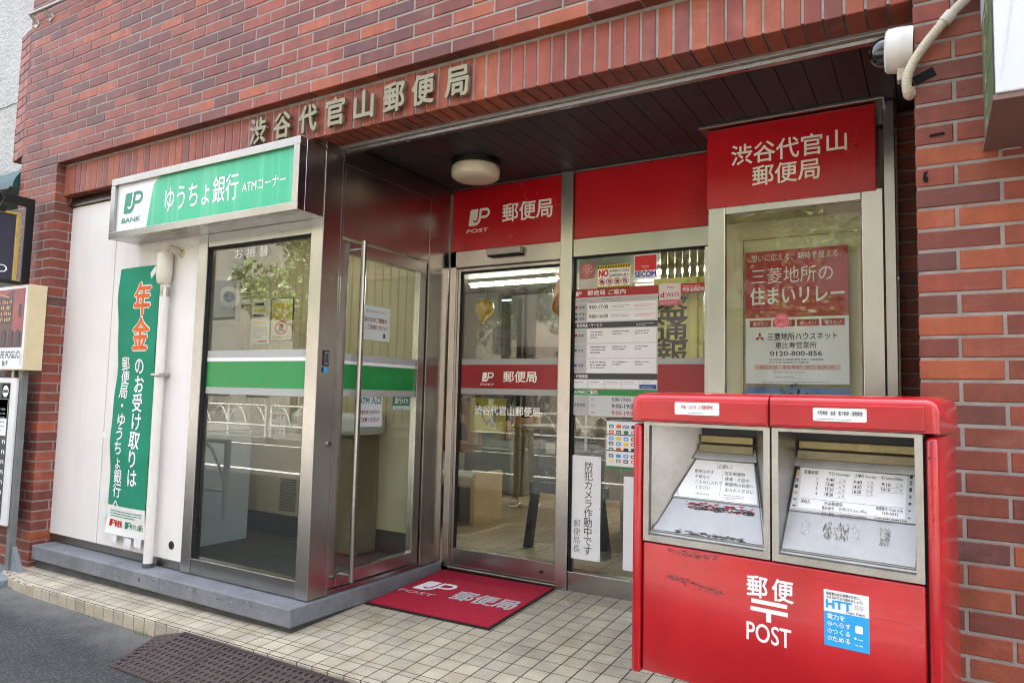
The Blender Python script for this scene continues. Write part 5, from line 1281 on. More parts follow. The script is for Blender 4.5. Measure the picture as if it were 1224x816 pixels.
# ------------------------------------------------------------------ ribbed kerb ramps
def ramp_plate(w):
    n0 = ROADZ + 0.006
    g = MB()
    def Z(y): return -0.128 + (y + 0.575) / 0.36 * 0.072
    y0, y1 = -0.575, -0.212
    g.prism([(y0, ROADZ + 0.001), (y0, Z(y0) + 0.004), (y1, Z(y1)), (y1, ROADZ + 0.001)], 0.003, w - 0.003, 'x')
        # upper skin with staggered oval holes over a dark floor
    nx, ny = 8, 9
    ax0, ax1, ay0, ay1 = 0.021, w - 0.021, y0 + 0.004, y1 - 0.017
    dx, dy = (ax1 - ax0) / nx, (ay1 - ay0) / ny
    for r in range(ny):
        for c in range(nx):
            xa, ya = ax0 + dx * c, ay0 + dy * r
            sh_ = dx * (0.08 if r % 2 else -0.08)
            cx, cy, rx, ry = xa + dx / 2 + sh_, ya + dy / 2, dx * 0.29, dy * 0.34
            sq = [(xa + dx, ya + dy / 2), (xa + dx, ya + dy), (xa + dx / 2, ya + dy), (xa, ya + dy), (xa, ya + dy / 2), (xa, ya), (xa + dx / 2, ya), (xa + dx, ya)]
            hole = [(cx + rx * math.cos(R(45 * q)), cy + ry * math.sin(R(45 * q))) for q in range(8)]
            V = [(a_, b_, Z(b_) + 0.006) for a_, b_ in sq] + [(a_, b_, Z(b_) + 0.0075) for a_, b_ in hole] + [(a_, b_, Z(b_) + 0.0004) for a_, b_ in hole]
            g.add(V, [(q, (q + 1) % 8, 8 + (q + 1) % 8, 8 + q) for q in range(8)] + [(8 + q, 8 + (q + 1) % 8, 16 + (q + 1) % 8, 16 + q) for q in range(8)])
            g.add([(a_, b_, Z(b_) + 0.0006) for a_, b_ in hole], [list(range(8))], 1)
    for x in (0.012, w - 0.012):
        g.prism([(y0, Z(y0)), (y0, Z(y0) + 0.008), (y1, Z(y1) + 0.006), (y1, Z(y1))], x - 0.008, x + 0.008, 'x')
    g.prism([(y1 - 0.016, Z(y1 - 0.016)), (y1 - 0.016, Z(y1) + 0.006), (y1, Z(y1) + 0.006), (y1, Z(y1))], 0.021, w - 0.021, 'x')
    return g.build('kerb_ramp', ['step_plate_rubber', plain('ramp_hollow', (34, 28, 27), 0.9)])
PW = 0.343; px0 = -3.385
rp = ramp_plate(PW); rp.location = (px0, 0, 0)
labs = ['brown studded ramp at the kerb, next to the triangular end piece', 'second brown studded ramp at the kerb, counting from the triangular end piece', 'third brown studded ramp at the kerb, in front of the booth window corner', 'fourth brown studded ramp at the kerb, in front of the plinth corner', 'fifth brown studded ramp at the kerb, farthest from the triangular end piece']
for i, l in enumerate(labs):
    o = rp
    if i: o = rp.copy(); COL.objects.link(o)
    o.location = (px0 + PW * i, 0, 0); tag(o, l, 'kerb ramp', 'brown kerb ramps')
g = MB(); g.add([(px0 - 0.002, -0.575, ROADZ + 0.001), (px0 - 0.002, -0.212, ROADZ + 0.001), (px0 - 0.25, -0.212, ROADZ + 0.001), (px0 - 0.06, -0.575, ROADZ + 0.001), (px0 - 0.002, -0.575, -0.124), (px0 - 0.002, -0.212, -0.055), (px0 - 0.235, -0.212, ROADZ + 0.016), (px0 - 0.05, -0.575, ROADZ + 0.004)],
      [(4, 5, 6, 7), (0, 4, 7, 3), (0, 1, 5, 4), (1, 2, 6, 5), (2, 3, 7, 6), (0, 3, 2, 1)])
for r in range(9):
    for c in range(3):
        y = -0.54 + 0.036 * r; wv = 0.05 + (y + 0.575) / 0.363 * 0.18; x = px0 - 0.03 - wv * 0.3 * c
        if x < px0 - wv + 0.02: continue
        zz = -0.126 + (y + 0.575) / 0.363 * 0.07; zz = zz + (ROADZ + 0.01 - zz) * (px0 - x) / (wv + 0.01); g.box(x - 0.009, x + 0.009, y - 0.008, y + 0.008, zz - 0.004, zz + 0.004)
o = g.build('ramp_end_piece', 'step_plate_rubber'); tag(o, 'sloping triangular end piece of the brown kerb ramps', 'kerb ramp'); rebase(o, (px0, -0.4, ROADZ))

# ------------------------------------------------------------------ left edge: neighbour house and the cafe's signs
nbh = thing('neighbour_house', 'white stucco neighbouring house beyond the brick pillar', 'house', (-9, 3, ROADZ))
mb = MB(); mb.box(-14, -6.02, 0.33, 7, ROADZ, 9.0, 0, 0.01); mb.build('wall', 'white_stucco', nbh)
mb = MB(); mb.tube([(-14, 0.325, 3.72), (-6.05, 0.325, 3.72)], 0.004, 6); mb.build('joint', GREY, nbh)
mb = MB(); mb.box(-13.5, -6.6, 0.30, 0.329, 0.0, 2.3); mb.build('shop_window', 'lobby_dark' if 'lobby_dark' in MATS else BLKM, nbh); rebase(nbh, (-9, 3, ROADZ))
aw = thing('awning', 'dark teal rounded canvas awning over the cafe entrance', 'awning', (-7, 0.2, 2.7))
mb = MB(); mb.prism([(0.32, 2.74)] + [(0.30 - 0.34 * math.sin(R(9 * i)), 2.74 + 0.25 * math.cos(R(9 * i)) - 0.0) for i in range(11)], -8.2, -6.03, 'x'); mb.build('canvas', TEAL, aw, 40)
mb = MB(); mb.tube([(-8.2, -0.05, 2.73), (-6.03, -0.05, 2.73)], 0.012, 8); mb.build('rail', BLKM, aw); rebase(aw, (-7, 0.2, 2.7))
bs = thing('hanging_sign_board', 'black framed navy blade sign with a gold inner frame beside the brick pillar', 'sign', (-5.7, -0.4, 2.0))
def bar_y(mb, y0, y1, z0, z1, x0=-5.72, x1=-5.69, c=0.003): mb.box(x0, x1, y0, y1, z0, z1, 0, c)
mb = MB(); bar_y(mb, -0.9, -0.025, 2.535, 2.60); bar_y(mb, -0.085, -0.025, 1.95, 2.5345); bar_y(mb, -0.9, -0.0855, 1.95, 1.975); mb.build('outer_frame', BLKM, bs)
mb = MB(); bar_y(mb, -0.9, -0.115, 2.455, 2.475, -5.705, -5.68); bar_y(mb, -0.145, -0.115, 1.975, 2.4545, -5.705, -5.68); mb.build('inner_frame', GOLD, bs)
mb = MB(); mb.box(-5.70, -5.69, -0.9, -0.146, 1.976, 2.454); pnl = mb.build('panel', NAVY, bs)
s = Sheet(0.001); s.text('CAFE FOGLIO', -0.178, 2.02, 0.075, WHITE, 0.62, 0.0, 1, 'r'); s.build('lettering', pnl, (-5.689, 0, 0), (0, 0, R(90)))
mb = MB(); mb.tube([(-5.70, -0.25, 2.62), (-5.70, -0.26, 2.50)], 0.008, 8); mb.tube([(-5.67, -0.27, 2.60), (-5.64, -0.25, 2.56), (-5.66, -0.26, 2.49), (-5.70, -0.24, 2.47)], 0.006, 8); mb.box(-5.71, -5.66, -0.30, -0.22, 2.46, 2.50, 0, 0.01); mb.build('hanger', BLKM, bs, 40); rebase(bs, (-5.7, -0.03, 1.95))
lb = thing('light_box_sign', 'cafe light box sign with a bar photograph and a beige metal side', 'sign', (-5.8, -0.09, 1.32))
mb = MB(); mb.box(-6.3, -5.40, -0.155, -0.035, 1.325, 1.93, 0, 0.004); cs = mb.build('case', BEIGEM, lb)
s = Sheet(0.0007); s.rect(-6.29, 1.333, -5.412, 1.922, plain('lightbox_white', (226, 228, 230), 0.35, var=0.03), 1)
PH = plain('photo_dark_red', (92, 40, 34), 0.4, var=0.3, scale=12); PD = plain('photo_black', (40, 24, 22), 0.4, var=0.3); PG = plain('photo_glow', (214, 150, 90), 0.4); PR = plain('photo_red', (150, 62, 54), 0.4, var=0.3, scale=10)
s.rect(-6.28, 1.486, -5.445, 1.905, PH, 2); s.rect(-5.60, 1.60, -5.445, 1.905, PR, 3); s.poly([(-6.2, 1.905), (-5.62, 1.905), (-5.72, 1.86), (-6.1, 1.85)], PR, 3); s.stroke([(-5.9, 1.89), (-5.66, 1.845)], 0.008, PG, 4)
s.rect(-6.1, 1.66, -5.62, 1.845, PD, 3)
for r in range(4):
    for k in range(17): s.rect(-6.06 + 0.026 * k, 1.675 + 0.042 * r, -6.06 + 0.026 * k + 0.014, 1.675 + 0.042 * r + random.uniform(0.018, 0.032), random.choice((PG, PG, PR, GOLD)), 4)
for k in range(5): s.poly([(-5.95 + 0.1 * k, 1.49), (-5.88 + 0.1 * k, 1.49), (-5.885 + 0.1 * k, 1.60), (-5.915 + 0.1 * k, 1.62), (-5.94 + 0.1 * k, 1.60)], PD, 4)
s.rect(-5.52, 1.70, -5.48, 1.79, PD, 4)
s.text('CAFE FOGLIO', -5.462, 1.405, 0.066, BLACK, 0.35, 0.012, 2, 'r'); s.text('B1F', -5.70, 1.352, 0.046, BLACK, 0.075, 0.02, 2); s.rrect(-5.465, 1.36, -5.43, 1.44, 0.004, LGREY, 3)
s.build('face', cs, (0, -0.1555, 0)); 
mb = MB(); mb.box(-5.75, -5.71, -0.07, -0.045, 1.27, 1.325); mb.build('bracket', 'dark_steel', lb); rebase(lb, (-5.8, -0.09, 1.325))
mbd = thing('menu_board', 'white edged upright menu board under the cafe light box', 'menu board', (-5.7, -0.12, 0.23))
mb = MB(); mb.box(-6.3, -5.525, -0.135, -0.115, 0.24, 1.27, 0, 0.004); fb = mb.build('board', WPLAST, mbd)
s = Sheet(0.0006); s.rect(-6.25, 0.28, -5.60, 1.235, DGREY, 1); s.rect(-6.25, 0.98, -5.615, 1.12, LGREY, 2); s.rrect(-5.72, 1.12, -5.61, 1.228, 0.01, BLACK, 2); s.circle(-5.665, 1.175, 0.042, WHITE, 3); s.rect(-5.70, 1.165, -5.63, 1.185, DGREY, 4); s.rect(-6.25, 0.86, -5.62, 1.118, WHITE, 2); s.scribble(-5.76, 0.89, 0.11, 0.18, GREY, 6, 3)
for k in range(7): s.text('n', -5.66, 0.80 - 0.07 * k, 0.05, WHITE, 0.04, 0.02, 2)
s.build('face', fb, (0, -0.1352, 0))
s = Sheet(0.0006)
for z in (0.38, 0.42, 0.47, 0.58, 0.63): s.rect(0.117, z, 0.121, z + 0.02, BLACK, 1)
mb = MB(); mb.box(-5.545, -5.50, -0.114, -0.07, -0.08, 1.33, 0, 0.003); mb.build('post', plain('post_grey', (112, 114, 112), 0.5, var=0.2), mbd)
mb = MB(); mb.box(-6.2, -5.36, -0.24, 0.0, ROADZ - 0.01, -0.085, 0, 0.012); mb.prism([(-5.49, -0.086), (-5.49, 0.10), (-5.40, -0.02), (-5.36, -0.086)], -0.10, -0.07, 'y'); mb.build('base', plain('base_grey', (120, 126, 130), 0.7, var=0.25), mbd); rebase(mbd, (-5.7, -0.12, -0.13))
# thin dark rail high on the brick wall
hr = thing('wall_rail', 'thin dark metal rail bracketed to the top left of the brick wall', 'rail', (-5, -0.05, 4.07))
mb = MB(); mb.tube([(-5.93, -0.055, 4.085), (-3.5, -0.055, 4.0)], 0.012, 10); mb.build('rod', 'dark_steel', hr)
for x in (-5.93, -5.72): 
    mb = MB(); mb.tube([(x, 0.0, 4.03), (x, -0.055, 4.08)], 0.011, 8); mb.lathe([(0, 0.006), (0.03, 0.006), (0.032, 0)], (x, 0.0, 4.03), (0, -1, 0), 12); mb.build('bracket', 'dark_steel', hr)
rebase(hr, (-5.93, 0.0, 4.05))
# ------------------------------------------------------------------ the lobby behind the glass
LX0, LX1, LY0, LY1, LZ, LT = -6.4, 0.0, 1.405, 6.2, 0.085, 2.62
lob = thing('lobby', 'dim post office lobby behind the sliding glass door', 'room', (-3, 4, LZ))
mb = MB(); mb.box(LX0, LX1, 1.36, LY1, LZ - 0.05, LZ - 0.004); mb.build('floor_bed', 'dark_grout', lob)
mb = MB(); y = 1.37
while y < LY1:
    x = LX0
    while x < LX1:
        mb.box(x + 0.003, x + 0.297, y + 0.003, y + 0.097, LZ - 0.003, LZ); x += 0.3
    y += 0.1
mb.build('floor', plain('lobby_tile', (142, 124, 100), 0.35, var=0.12, scale=4), lob)
mb = MB(); mb.box(LX0, LX1, 1.36, LY1, LT + 0.02, LT + 0.05); mb.build('ceiling', plain('lobby_ceiling', (96, 94, 88), 0.8), lob)
mb = MB(); mb.box(LX0, LX1, LY1, LY1 + 0.1, LZ, LT); mb.box(LX0 - 0.1, LX0, 1.36, LY1, LZ, LT); mb.build('wall', LOBBYW, lob)
mb = MB(); mb.box(LX0, -5.0, 5.4, 5.5, 0.9, LT); mb.box(-5.0, -1.4, 5.75, 5.8, 1.9, LT); mb.build('beam', LOBBYD, lob)
rebase(lob, (-3, 4, LZ))
def lamp_tube(x0, x1, y, label):
    o = thing('strip_light', label, 'ceiling light', ((x0 + x1) / 2, y, LT), 0, 'fluorescent strip lights in the lobby')
    g = MB(); g.box(x0, x1, y - 0.06, y + 0.06, LT - 0.02, LT + 0.019, 0, 0.004); g.build('fitting', WPLAST, o)
    g = MB(); g.tube([(x0 + 0.02, y, LT - 0.042), (x1 - 0.02, y, LT - 0.042)], 0.02, 12); g.build('tube', emit('tube_white', (255, 250, 236), 26.0), o, 40); rebase(o, ((x0 + x1) / 2, y, LT))
lamp_tube(-4.9, -3.68, 4.58, 'fluorescent strip light seen through the sliding door')
lamp_tube(-2.5, -1.3, 4.58, 'fluorescent strip light seen through the fixed window behind the security sticker')
lamp_tube(-3.1, -1.9, 5.6, 'fluorescent strip light deep in the lobby, lowest in the window')
bn2 = thing('bench', 'bench with a rounded pale wood end panel in the lobby', 'bench', (-3.6, 2.86, LZ))
mb = MB(); mb.prism([(2.63, LZ), (2.63, 0.46)] + [(2.70 - 0.07 * math.cos(R(15 * i)), 0.46 + 0.07 * math.sin(R(15 * i))) for i in range(1, 7)] + [(3.08, 0.53), (3.10, 0.51), (3.10, LZ)], -3.50, -3.46, 'x'); mb.build('end_panel', WOOD, bn2)
mb = MB(); mb.box(-4.9, -3.501, 2.66, 3.08, 0.40, 0.50, 0, 0.02); mb.build('seat', plain('bench_white', (196, 192, 180), 0.5), bn2)
mb = MB(); mb.box(-4.9, -3.501, 2.70, 3.0, LZ, 0.39); mb.build('base', LOBBYD, bn2); rebase(bn2, (-3.6, 2.86, LZ))
wt = thing('writing_table', 'black high writing table with patterned side in the lobby', 'table', (-2.3, 2.3, LZ))
mb = MB(); mb.prism([(-2.675, LZ), (-2.62, LZ), (-2.57, 0.50), (-2.62, 0.50)], 2.14, 2.20, 'y'); mb.build('leg', BLKM, wt)
mb = MB(); mb.prism([(-1.975, LZ), (-2.03, LZ), (-2.08, 0.50), (-2.03, 0.50)], 2.14, 2.20, 'y'); mb.build('leg', BLKM, wt)
mb = MB(); mb.box(-2.63, -2.0, 2.14, 2.20, 0.501, 0.58, 0, 0.004); mb.box(-2.60, -2.56, 2.14, 2.20, 0.58, 0.98); mb.build('frame', BLKM, wt)
mb = MB(); mb.box(-2.66, -1.96, 2.0, 2.45, 0.985, 1.01, 0, 0.006); mb.build('top', plain('table_top', (120, 116, 108), 0.3), wt)
s = Sheet(0.001); s.board(-2.555, 0.585, -2.02, 0.98, DGREY, 0.004)
for i in range(16):
    u = random.uniform(-2.53, -2.06); v = random.uniform(0.62, 0.94)
    for k in range(5): a = R(72 * k + 20 * i); s.stroke([(u, v), (u + 0.02 * math.cos(a - 0.3), v + 0.02 * math.sin(a - 0.3)), (u + 0.034 * math.cos(a), v + 0.034 * math.sin(a))], 0.0018, LGREY, 1)
s.rect(-2.50, 0.80, -2.42, 0.88, WHITE, 3); s.build('side_cloth', wt, (0, 2.15, 0)); rebase(wt, (-2.3, 2.3, LZ))
s = Sheet(0.001); s.board(0, 0, 0.62, 0.78, plain('poster_brown', (140, 84, 56), 0.6), 0.004); s.rect(0.05, 0.1, 0.57, 0.42, plain('poster_tan', (186, 140, 104), 0.6)); s.circle(0.31, 0.40, 0.055, plain('skin_print', (214, 176, 150), 0.6), 2); s.poly([(0.2, 0.14), (0.42, 0.14), (0.40, 0.32), (0.31, 0.35), (0.22, 0.32)], DGREY, 2); s.text('終身保険', 0.31, 0.56, 0.10, LGREY, 0.44, 0.01, 2, 'c')
o = s.build('wall_poster', None, (-5.1, 4.3, 0.55)); tag(o, 'brown poster with a figure standing low in the lobby behind the bench', 'poster')
sc3 = thing('display_screen', 'low dark display panel in the lobby behind the bench', 'display', (-4.25, 4.4, LZ))
s = Sheet(0.001); s.board(-4.62, 0.62, -4.0, 1.05, plain('screen_blue_grey', (70, 84, 96), 0.3), 0.03); s.circle(-4.3, 0.88, 0.05, plain('skin_print', (214, 176, 150), 0.6)); s.poly([(-4.42, 0.63), (-4.18, 0.63), (-4.20, 0.80), (-4.3, 0.83), (-4.40, 0.80)], DGREY, 1); s.build('panel', sc3, (0, 4.4, 0))
mb = MB(); mb.box(-4.6, -4.02, 4.44, 4.75, LZ, 0.61, 0, 0.01); mb.build('stand', LOBBYW, sc3); rebase(sc3, (-4.3, 4.6, LZ))
s = Sheet(0.001); s.board(0, 0, 0.42, 0.34, plain('leaflet_yellow', (196, 186, 40), 0.5), 0.003); s.stroke([(0.08, 0.28), (0.2, 0.08), (0.34, 0.24)], 0.03, DGREY, 1); s.rect(0.25, 0.05, 0.3, 0.2, DGREY, 1)
o = s.build('yellow_leaflet', None, (-3.98, 3.3, 0.86)); tag(o, 'yellow leaflet hanging in the lobby below the red film band', 'leaflet')
cn = thing('service_counter', 'long dark service counter at the back of the lobby', 'counter', (-2, 5, LZ))
mb = MB(); mb.box(-3.3, -0.1, 4.9, 5.3, LZ, 1.0, 0, 0.01); mb.build('front', plain('counter_grey', (150, 142, 130), 0.5), cn)
mb = MB(); mb.box(-3.35, -0.1, 4.84, 5.4, 1.002, 1.04, 0, 0.005); mb.build('top', plain('counter_top', (196, 190, 178), 0.4), cn)
for i in range(3):
    mb = MB(); mb.box(-3.2 + 1.05 * i, -2.4 + 1.05 * i, 4.875, 4.898, 0.5, 0.8); mb.build('front_sheet', plain('counter_sheet', (170, 168, 160), 0.5), cn)
rebase(cn, (-2, 5, LZ))
for i, (x, y, h, l) in enumerate(((-5.6, 3.4, 1.9, 'dark tall leaflet rack at the left of the lobby'), (-0.7, 2.6, 1.05, 'dark low cabinet behind the window and the mailbox'))):
    rk = thing('leaflet_rack', l, 'rack', (x, y, LZ)); mb = MB(); mb.box(x - 0.3, x + 0.3, y - 0.2, y + 0.2, LZ, LZ + h, 0, 0.01); mb.build('body', LOBBYD, rk)
    mb = MB()
    for r in range(4): mb.box(x - 0.26, x + 0.26, y - 0.215, y - 0.201, LZ + 0.15 + r * h * 0.2, LZ + 0.15 + r * h * 0.2 + 0.16, r % 2)
    mb.build('leaflets', [plain('leaflet_grey', (130, 128, 124), 0.5), plain('leaflet_blue', (84, 100, 120), 0.5)], rk); rebase(rk, (x, y, LZ))
bk = thing('goods_shelf', 'open shelf of small dark goods behind the window', 'shelf', (-1.6, 3.3, LZ))
mb = MB()
for z in (0.62, 0.86, 1.08): mb.box(-2.3, -0.8, 3.15, 3.5, z, z + 0.02)
mb.box(-2.3, -2.28, 3.15, 3.5, LZ, 1.1); mb.box(-0.82, -0.8, 3.15, 3.5, LZ, 1.1); mb.build('frame', LGREY, bk)
mb = MB(); x = -2.25
while x < -0.85:
    w = random.uniform(0.05, 0.09)
    for z in (0.645, 0.885): mb.box(x, x + w * 0.8, 3.2 + random.uniform(0, 0.05), 3.4, z, z + random.uniform(0.09, 0.16), random.randrange(3), 0.006)
    x += w
mb.build('goods', [BLKM, plain('goods_grey', (110, 108, 100), 0.5), plain('goods_brown', (80, 60, 50), 0.5)], bk); rebase(bk, (-1.6, 3.3, LZ))
# yellow upright notice, blind and hanging decorations near the glass
s = Sheet(0.001); s.board(0, 0, 0.30, 0.62, plain('paper_yellow', (246, 226, 120), 0.6), 0.003); s.vtext('盗通報', 0.112, 0.52, 0.15, BLACK, 0.138, 0.022, 2, 0.19); s.rect(0.205, 0.0, 0.222, 0.62, plain('paper_yellow_pale', (226, 210, 120), 0.6)); s.rect(0.262, 0.0, 0.276, 0.62, plain('paper_yellow_dark', (172, 150, 50), 0.6))
o = s.build('yellow_notice', None, (-1.40, 1.42, 1.33)); tag(o, 'tall yellow notice with heavy black characters behind the window', 'notice')
s = Sheet(0.001); s.board(0, 0, 0.13, 0.42, plain('cloth_navy', (46, 52, 62), 0.7), 0.003); s.vtext('全国特産品', 0.065, 0.39, 0.06, LGREY, 0.068, 0.0, 2)
o = s.build('navy_pennant', None, (-1.33, 2.3, 1.47)); tag(o, 'narrow navy pennant with pale characters hanging behind the window', 'pennant')
bl = MB()
for k in range(9): bl.box(-1.46 + 0.048 * k, -1.42 + 0.048 * k, 1.72, 1.725, 1.88, 2.6)
o = bl.build('vertical_blind', plain('blind_brown', (146, 124, 100), 0.7, var=0.1)); rebase(o, (-1.25, 1.72, 2.6)); tag(o, 'brown vertical blind at the top right of the window', 'blind')
def balloon(x, y, z, s_, label):
    o = thing('hanging_decoration', label, 'decoration', (x, y, z))
    g = MB(); g.lathe([(0.0, 0.085), (0.03, 0.08), (0.06, 0.06), (0.074, 0.025), (0.07, -0.015), (0.05, -0.055), (0.022, -0.085), (0.008, -0.098)], (0, 0, 0), (0.12, 0, 1), 24); g.build('body', plain('balloon_yellow', (232, 184, 40), 0.25, coat=0.5), o, 70)
    g = MB(); g.lathe([(0.006, 0.0), (0.016, -0.014), (0.012, -0.016), (0.0, -0.012)], (-0.012, 0, -0.097), (0.12, 0, 1), 14); g.build('knot', plain('balloon_yellow', (232, 184, 40)), o, 60)
    g = MB(); g.tube([(0, 0, 0.07), (0, 0, LT - z)], 0.0012, 5); g.build('thread', LGREY, o)
balloon(-2.99, 2.0, 1.90, 1.0, 'yellow balloon decoration hanging on a thread behind the sliding door')
g = MB(); g.lathe([(0.0, 0.16), (0.03, 0.15), (0.045, 0.08), (0.035, 0.02), (0.05, -0.05), (0.0, -0.12)], (-2.34, 2.0, 1.93)); g.tube([(-2.34, 2.0, 2.08), (-2.34, 2.0, LT)], 0.0012, 5)
o = g.build('orange_decoration', plain('balloon_orange', (206, 120, 40), 0.3), None, 60); rebase(o, (-2.34, 2.0, 1.93)); tag(o, 'orange long balloon decoration half hidden by the centre post', 'decoration')
s = Sheet(0.001); s.board(0, 0, 0.1, 0.34, plain('cloth_blue_black', (36, 44, 66), 0.7), 0.003); s.circle(0.05, 0.28, 0.025, BLUE, 1); s.scribble(0.02, 0.05, 0.06, 0.16, GREY, 5)
o = s.build('blue_pennant', None, (-3.12, 1.75, 1.50)); tag(o, 'small dark blue pennant at the left edge of the sliding door', 'pennant')

# ------------------------------------------------------------------ a customer in the lobby
def skin(name, pts, edges, rad, mats, parent, root=0, sub=2):
    me = bpy.data.meshes.new(name); me.from_pydata(pts, edges, []); ob = bpy.data.objects.new(name, me); COL.objects.link(ob)
    m = ob.modifiers.new('s', 'SKIN'); m.use_smooth_shade = True
    for i, r in enumerate(rad):
        r = r if isinstance(r, tuple) else (r, r); me.skin_vertices[0].data[i].radius = r
        me.skin_vertices[0].data[i].use_root = (i == root)
    s_ = ob.modifiers.new('u', 'SUBSURF'); s_.levels = sub; s_.render_levels = sub
    bpy.context.view_layer.update()
    res = bpy.data.meshes.new_from_object(ob.evaluated_get(bpy.context.evaluated_depsgraph_get()))
    bpy.data.objects.remove(ob)
    res.materials.clear()
    res.materials.append(mats); res.polygons.foreach_set('use_smooth', [True] * len(res.polygons))
    o = bpy.data.objects.new(name, res); COL.objects.link(o); o.parent = parent
    return o
pr = thing('person', 'person in grey trousers, dark jacket and pale trainers standing in the lobby', 'person', (-3.66, 3.9, LZ), R(20)); pr.scale = (0.93, 0.93, 0.93)
SK = plain('skin', (206, 164, 138), 0.55, var=0.05); TR = plain('trouser_grey', (150, 146, 134), 0.85, var=0.1, scale=14); JK = plain('jacket_dark', (42, 42, 46), 0.85)
body = skin('body', [(0, 0, 0.93), (0, 0, 1.15), (0, 0, 1.33), (0, -0.01, 1.43), (0, -0.02, 1.50), (0, -0.03, 1.58), (0, -0.03, 1.66),
                     (0.17, 0, 1.36), (0.23, -0.02, 1.10), (0.17, -0.20, 1.02), (0.12, -0.27, 1.02),
                     (-0.17, 0, 1.36), (-0.23, -0.02, 1.10), (-0.19, -0.10, 0.90), (-0.18, -0.13, 0.83),
                     (0.10, 0, 0.86), (0.105, -0.01, 0.48), (0.11, 0.01, 0.10), (-0.10, 0, 0.86), (-0.105, -0.01, 0.48), (-0.11, 0.01, 0.10), (0.12, -0.09, 0.04), (-0.12, -0.09, 0.04)],
            [(0, 1), (1, 2), (2, 3), (3, 4), (4, 5), (5, 6), (2, 7), (7, 8), (8, 9), (9, 10), (2, 11), (11, 12), (12, 13), (13, 14), (0, 15), (15, 16), (16, 17), (0, 18), (18, 19), (19, 20), (17, 21), (20, 22)],
            [(0.14, 0.10), (0.13, 0.09), (0.15, 0.10), (0.06, 0.06), (0.055, 0.06), (0.085, 0.10), (0.05, 0.06), 0.055, 0.042, 0.032, 0.024, 0.055, 0.042, 0.032, 0.024, 0.085, 0.058, 0.04, 0.085, 0.058, 0.04, 0.035, 0.035], SK, pr)
skin('trousers', [(0, 0, 0.95), (0.095, 0, 0.85), (0.105, -0.01, 0.48), (0.11, 0.01, 0.07), (-0.095, 0, 0.85), (-0.105, -0.01, 0.48), (-0.11, 0.01, 0.07)], [(0, 1), (1, 2), (2, 3), (0, 4), (4, 5), (5, 6)], [(0.165, 0.12), (0.105, 0.105), 0.085, 0.075, (0.105, 0.105), 0.085, 0.075], TR, pr)
skin('jacket', [(0, 0, 0.92), (0, 0, 1.15), (0, 0, 1.34), (0, -0.01, 1.42), (0.18, 0, 1.36), (0.24, -0.02, 1.10), (0.175, -0.19, 1.025), (-0.18, 0, 1.36), (-0.24, -0.02, 1.10), (-0.20, -0.09, 0.92)], [(0, 1), (1, 2), (2, 3), (2, 4), (4, 5), (5, 6), (2, 7), (7, 8), (8, 9)], [(0.175, 0.125), (0.165, 0.12), (0.18, 0.125), (0.075, 0.075), 0.075, 0.06, 0.045, 0.075, 0.06, 0.045], JK, pr)
skin('hair', [(0, -0.005, 1.60), (0, 0.0, 1.68), (0, 0.05, 1.57)], [(0, 1), (0, 2)], [(0.092, 0.095), (0.075, 0.08), (0.06, 0.05)], plain('hair_black', (26, 22, 20), 0.5), pr)
for sx_ in (-1, 1):
    sh = MB(); x = 0.115 * sx_
    skin('shoe', [(x, 0.05, 0.045), (x, -0.06, 0.045), (x * 1.08, -0.17, 0.035)], [(0, 1), (1, 2)], [(0.045, 0.045), (0.05, 0.045), (0.04, 0.032)], plain('shoe_pale', (196, 190, 172), 0.7), pr)
    sh.box(x - 0.05, x + 0.05, -0.21, 0.1, 0.0, 0.022, 0, 0.01); sh.build('shoe_sole', plain('sole_white', (226, 222, 210), 0.6), pr)
    for j2 in range(4):
        fx = (0.12 if sx_ > 0 else -0.18) + 0.017 * (j2 - 1.5); fy, fz = (-0.28, 1.02) if sx_ > 0 else (-0.13, 0.82)
        skin('finger', [(fx, fy, fz), (fx, fy - 0.035 if sx_ > 0 else fy - 0.01, fz - (0.005 if sx_ > 0 else 0.04)), (fx, fy - 0.05 if sx_ > 0 else fy - 0.005, fz - (0.03 if sx_ > 0 else 0.075))], [(0, 1), (1, 2)], [0.009, 0.0085, 0.007], SK, body, 0, 1)
for sx_ in (-1, 1):
    g = MB(); g.lathe([(0.0, 0.004), (0.007, 0.003), (0.009, 0.0)], (0.03 * sx_, -0.127, 1.595), (0, -1, 0), 10); g.build('eye', BLACK, body)

# ------------------------------------------------------------------ across the road: what the glass reflects
mb = MB(); mb.box(-60, 40, -30, -9.5, ROADZ - 0.2, ROADZ + 0.14, 0, 0.02); tag(mb.build('far_pavement', 'gutter_concrete'), kind='structure')
mb = MB(); mb.box(-60, 40, -9.1, -8.98, ROADZ + 0.003, ROADZ + 0.006); mb.box(-60, 40, -5.35, -5.2, ROADZ + 0.003, ROADZ + 0.006); mb.build('road_line', plain('road_white', (214, 212, 204), 0.8)); tag(bpy.context.scene.objects['road_line'], kind='structure')
RW = plain('rail_white', (176, 176, 172), 0.5); RD = plain('rail_brown', (104, 104, 104), 0.5)
def guard_rail(L, mat):
    o = bpy.data.objects.new('guard_rail', None); COL.objects.link(o)
    for i in range(3):
        g = MB(); g.tube([(L * i / 2, 0, 0), (L * i / 2, 0, 0.82)], 0.035, 10); g.build('post', mat, o, 40)
    for z in (0.80, 0.28):
        g = MB(); g.tube([(0, 0, z), (L, 0, z)], 0.024, 10); g.build('bar', mat, o, 40)
    g = MB()
    for i in range(2):
        a = L * i / 2; b = L / 2
        g.tube([(a + b * t / 12, 0, 0.29 + 0.48 * abs(math.sin(math.pi * 2 * t / 12))) for t in range(13)], 0.016, 8)
    g.build('loops', mat, o, 60)
    return o
gr = guard_rail(3.0, RW)
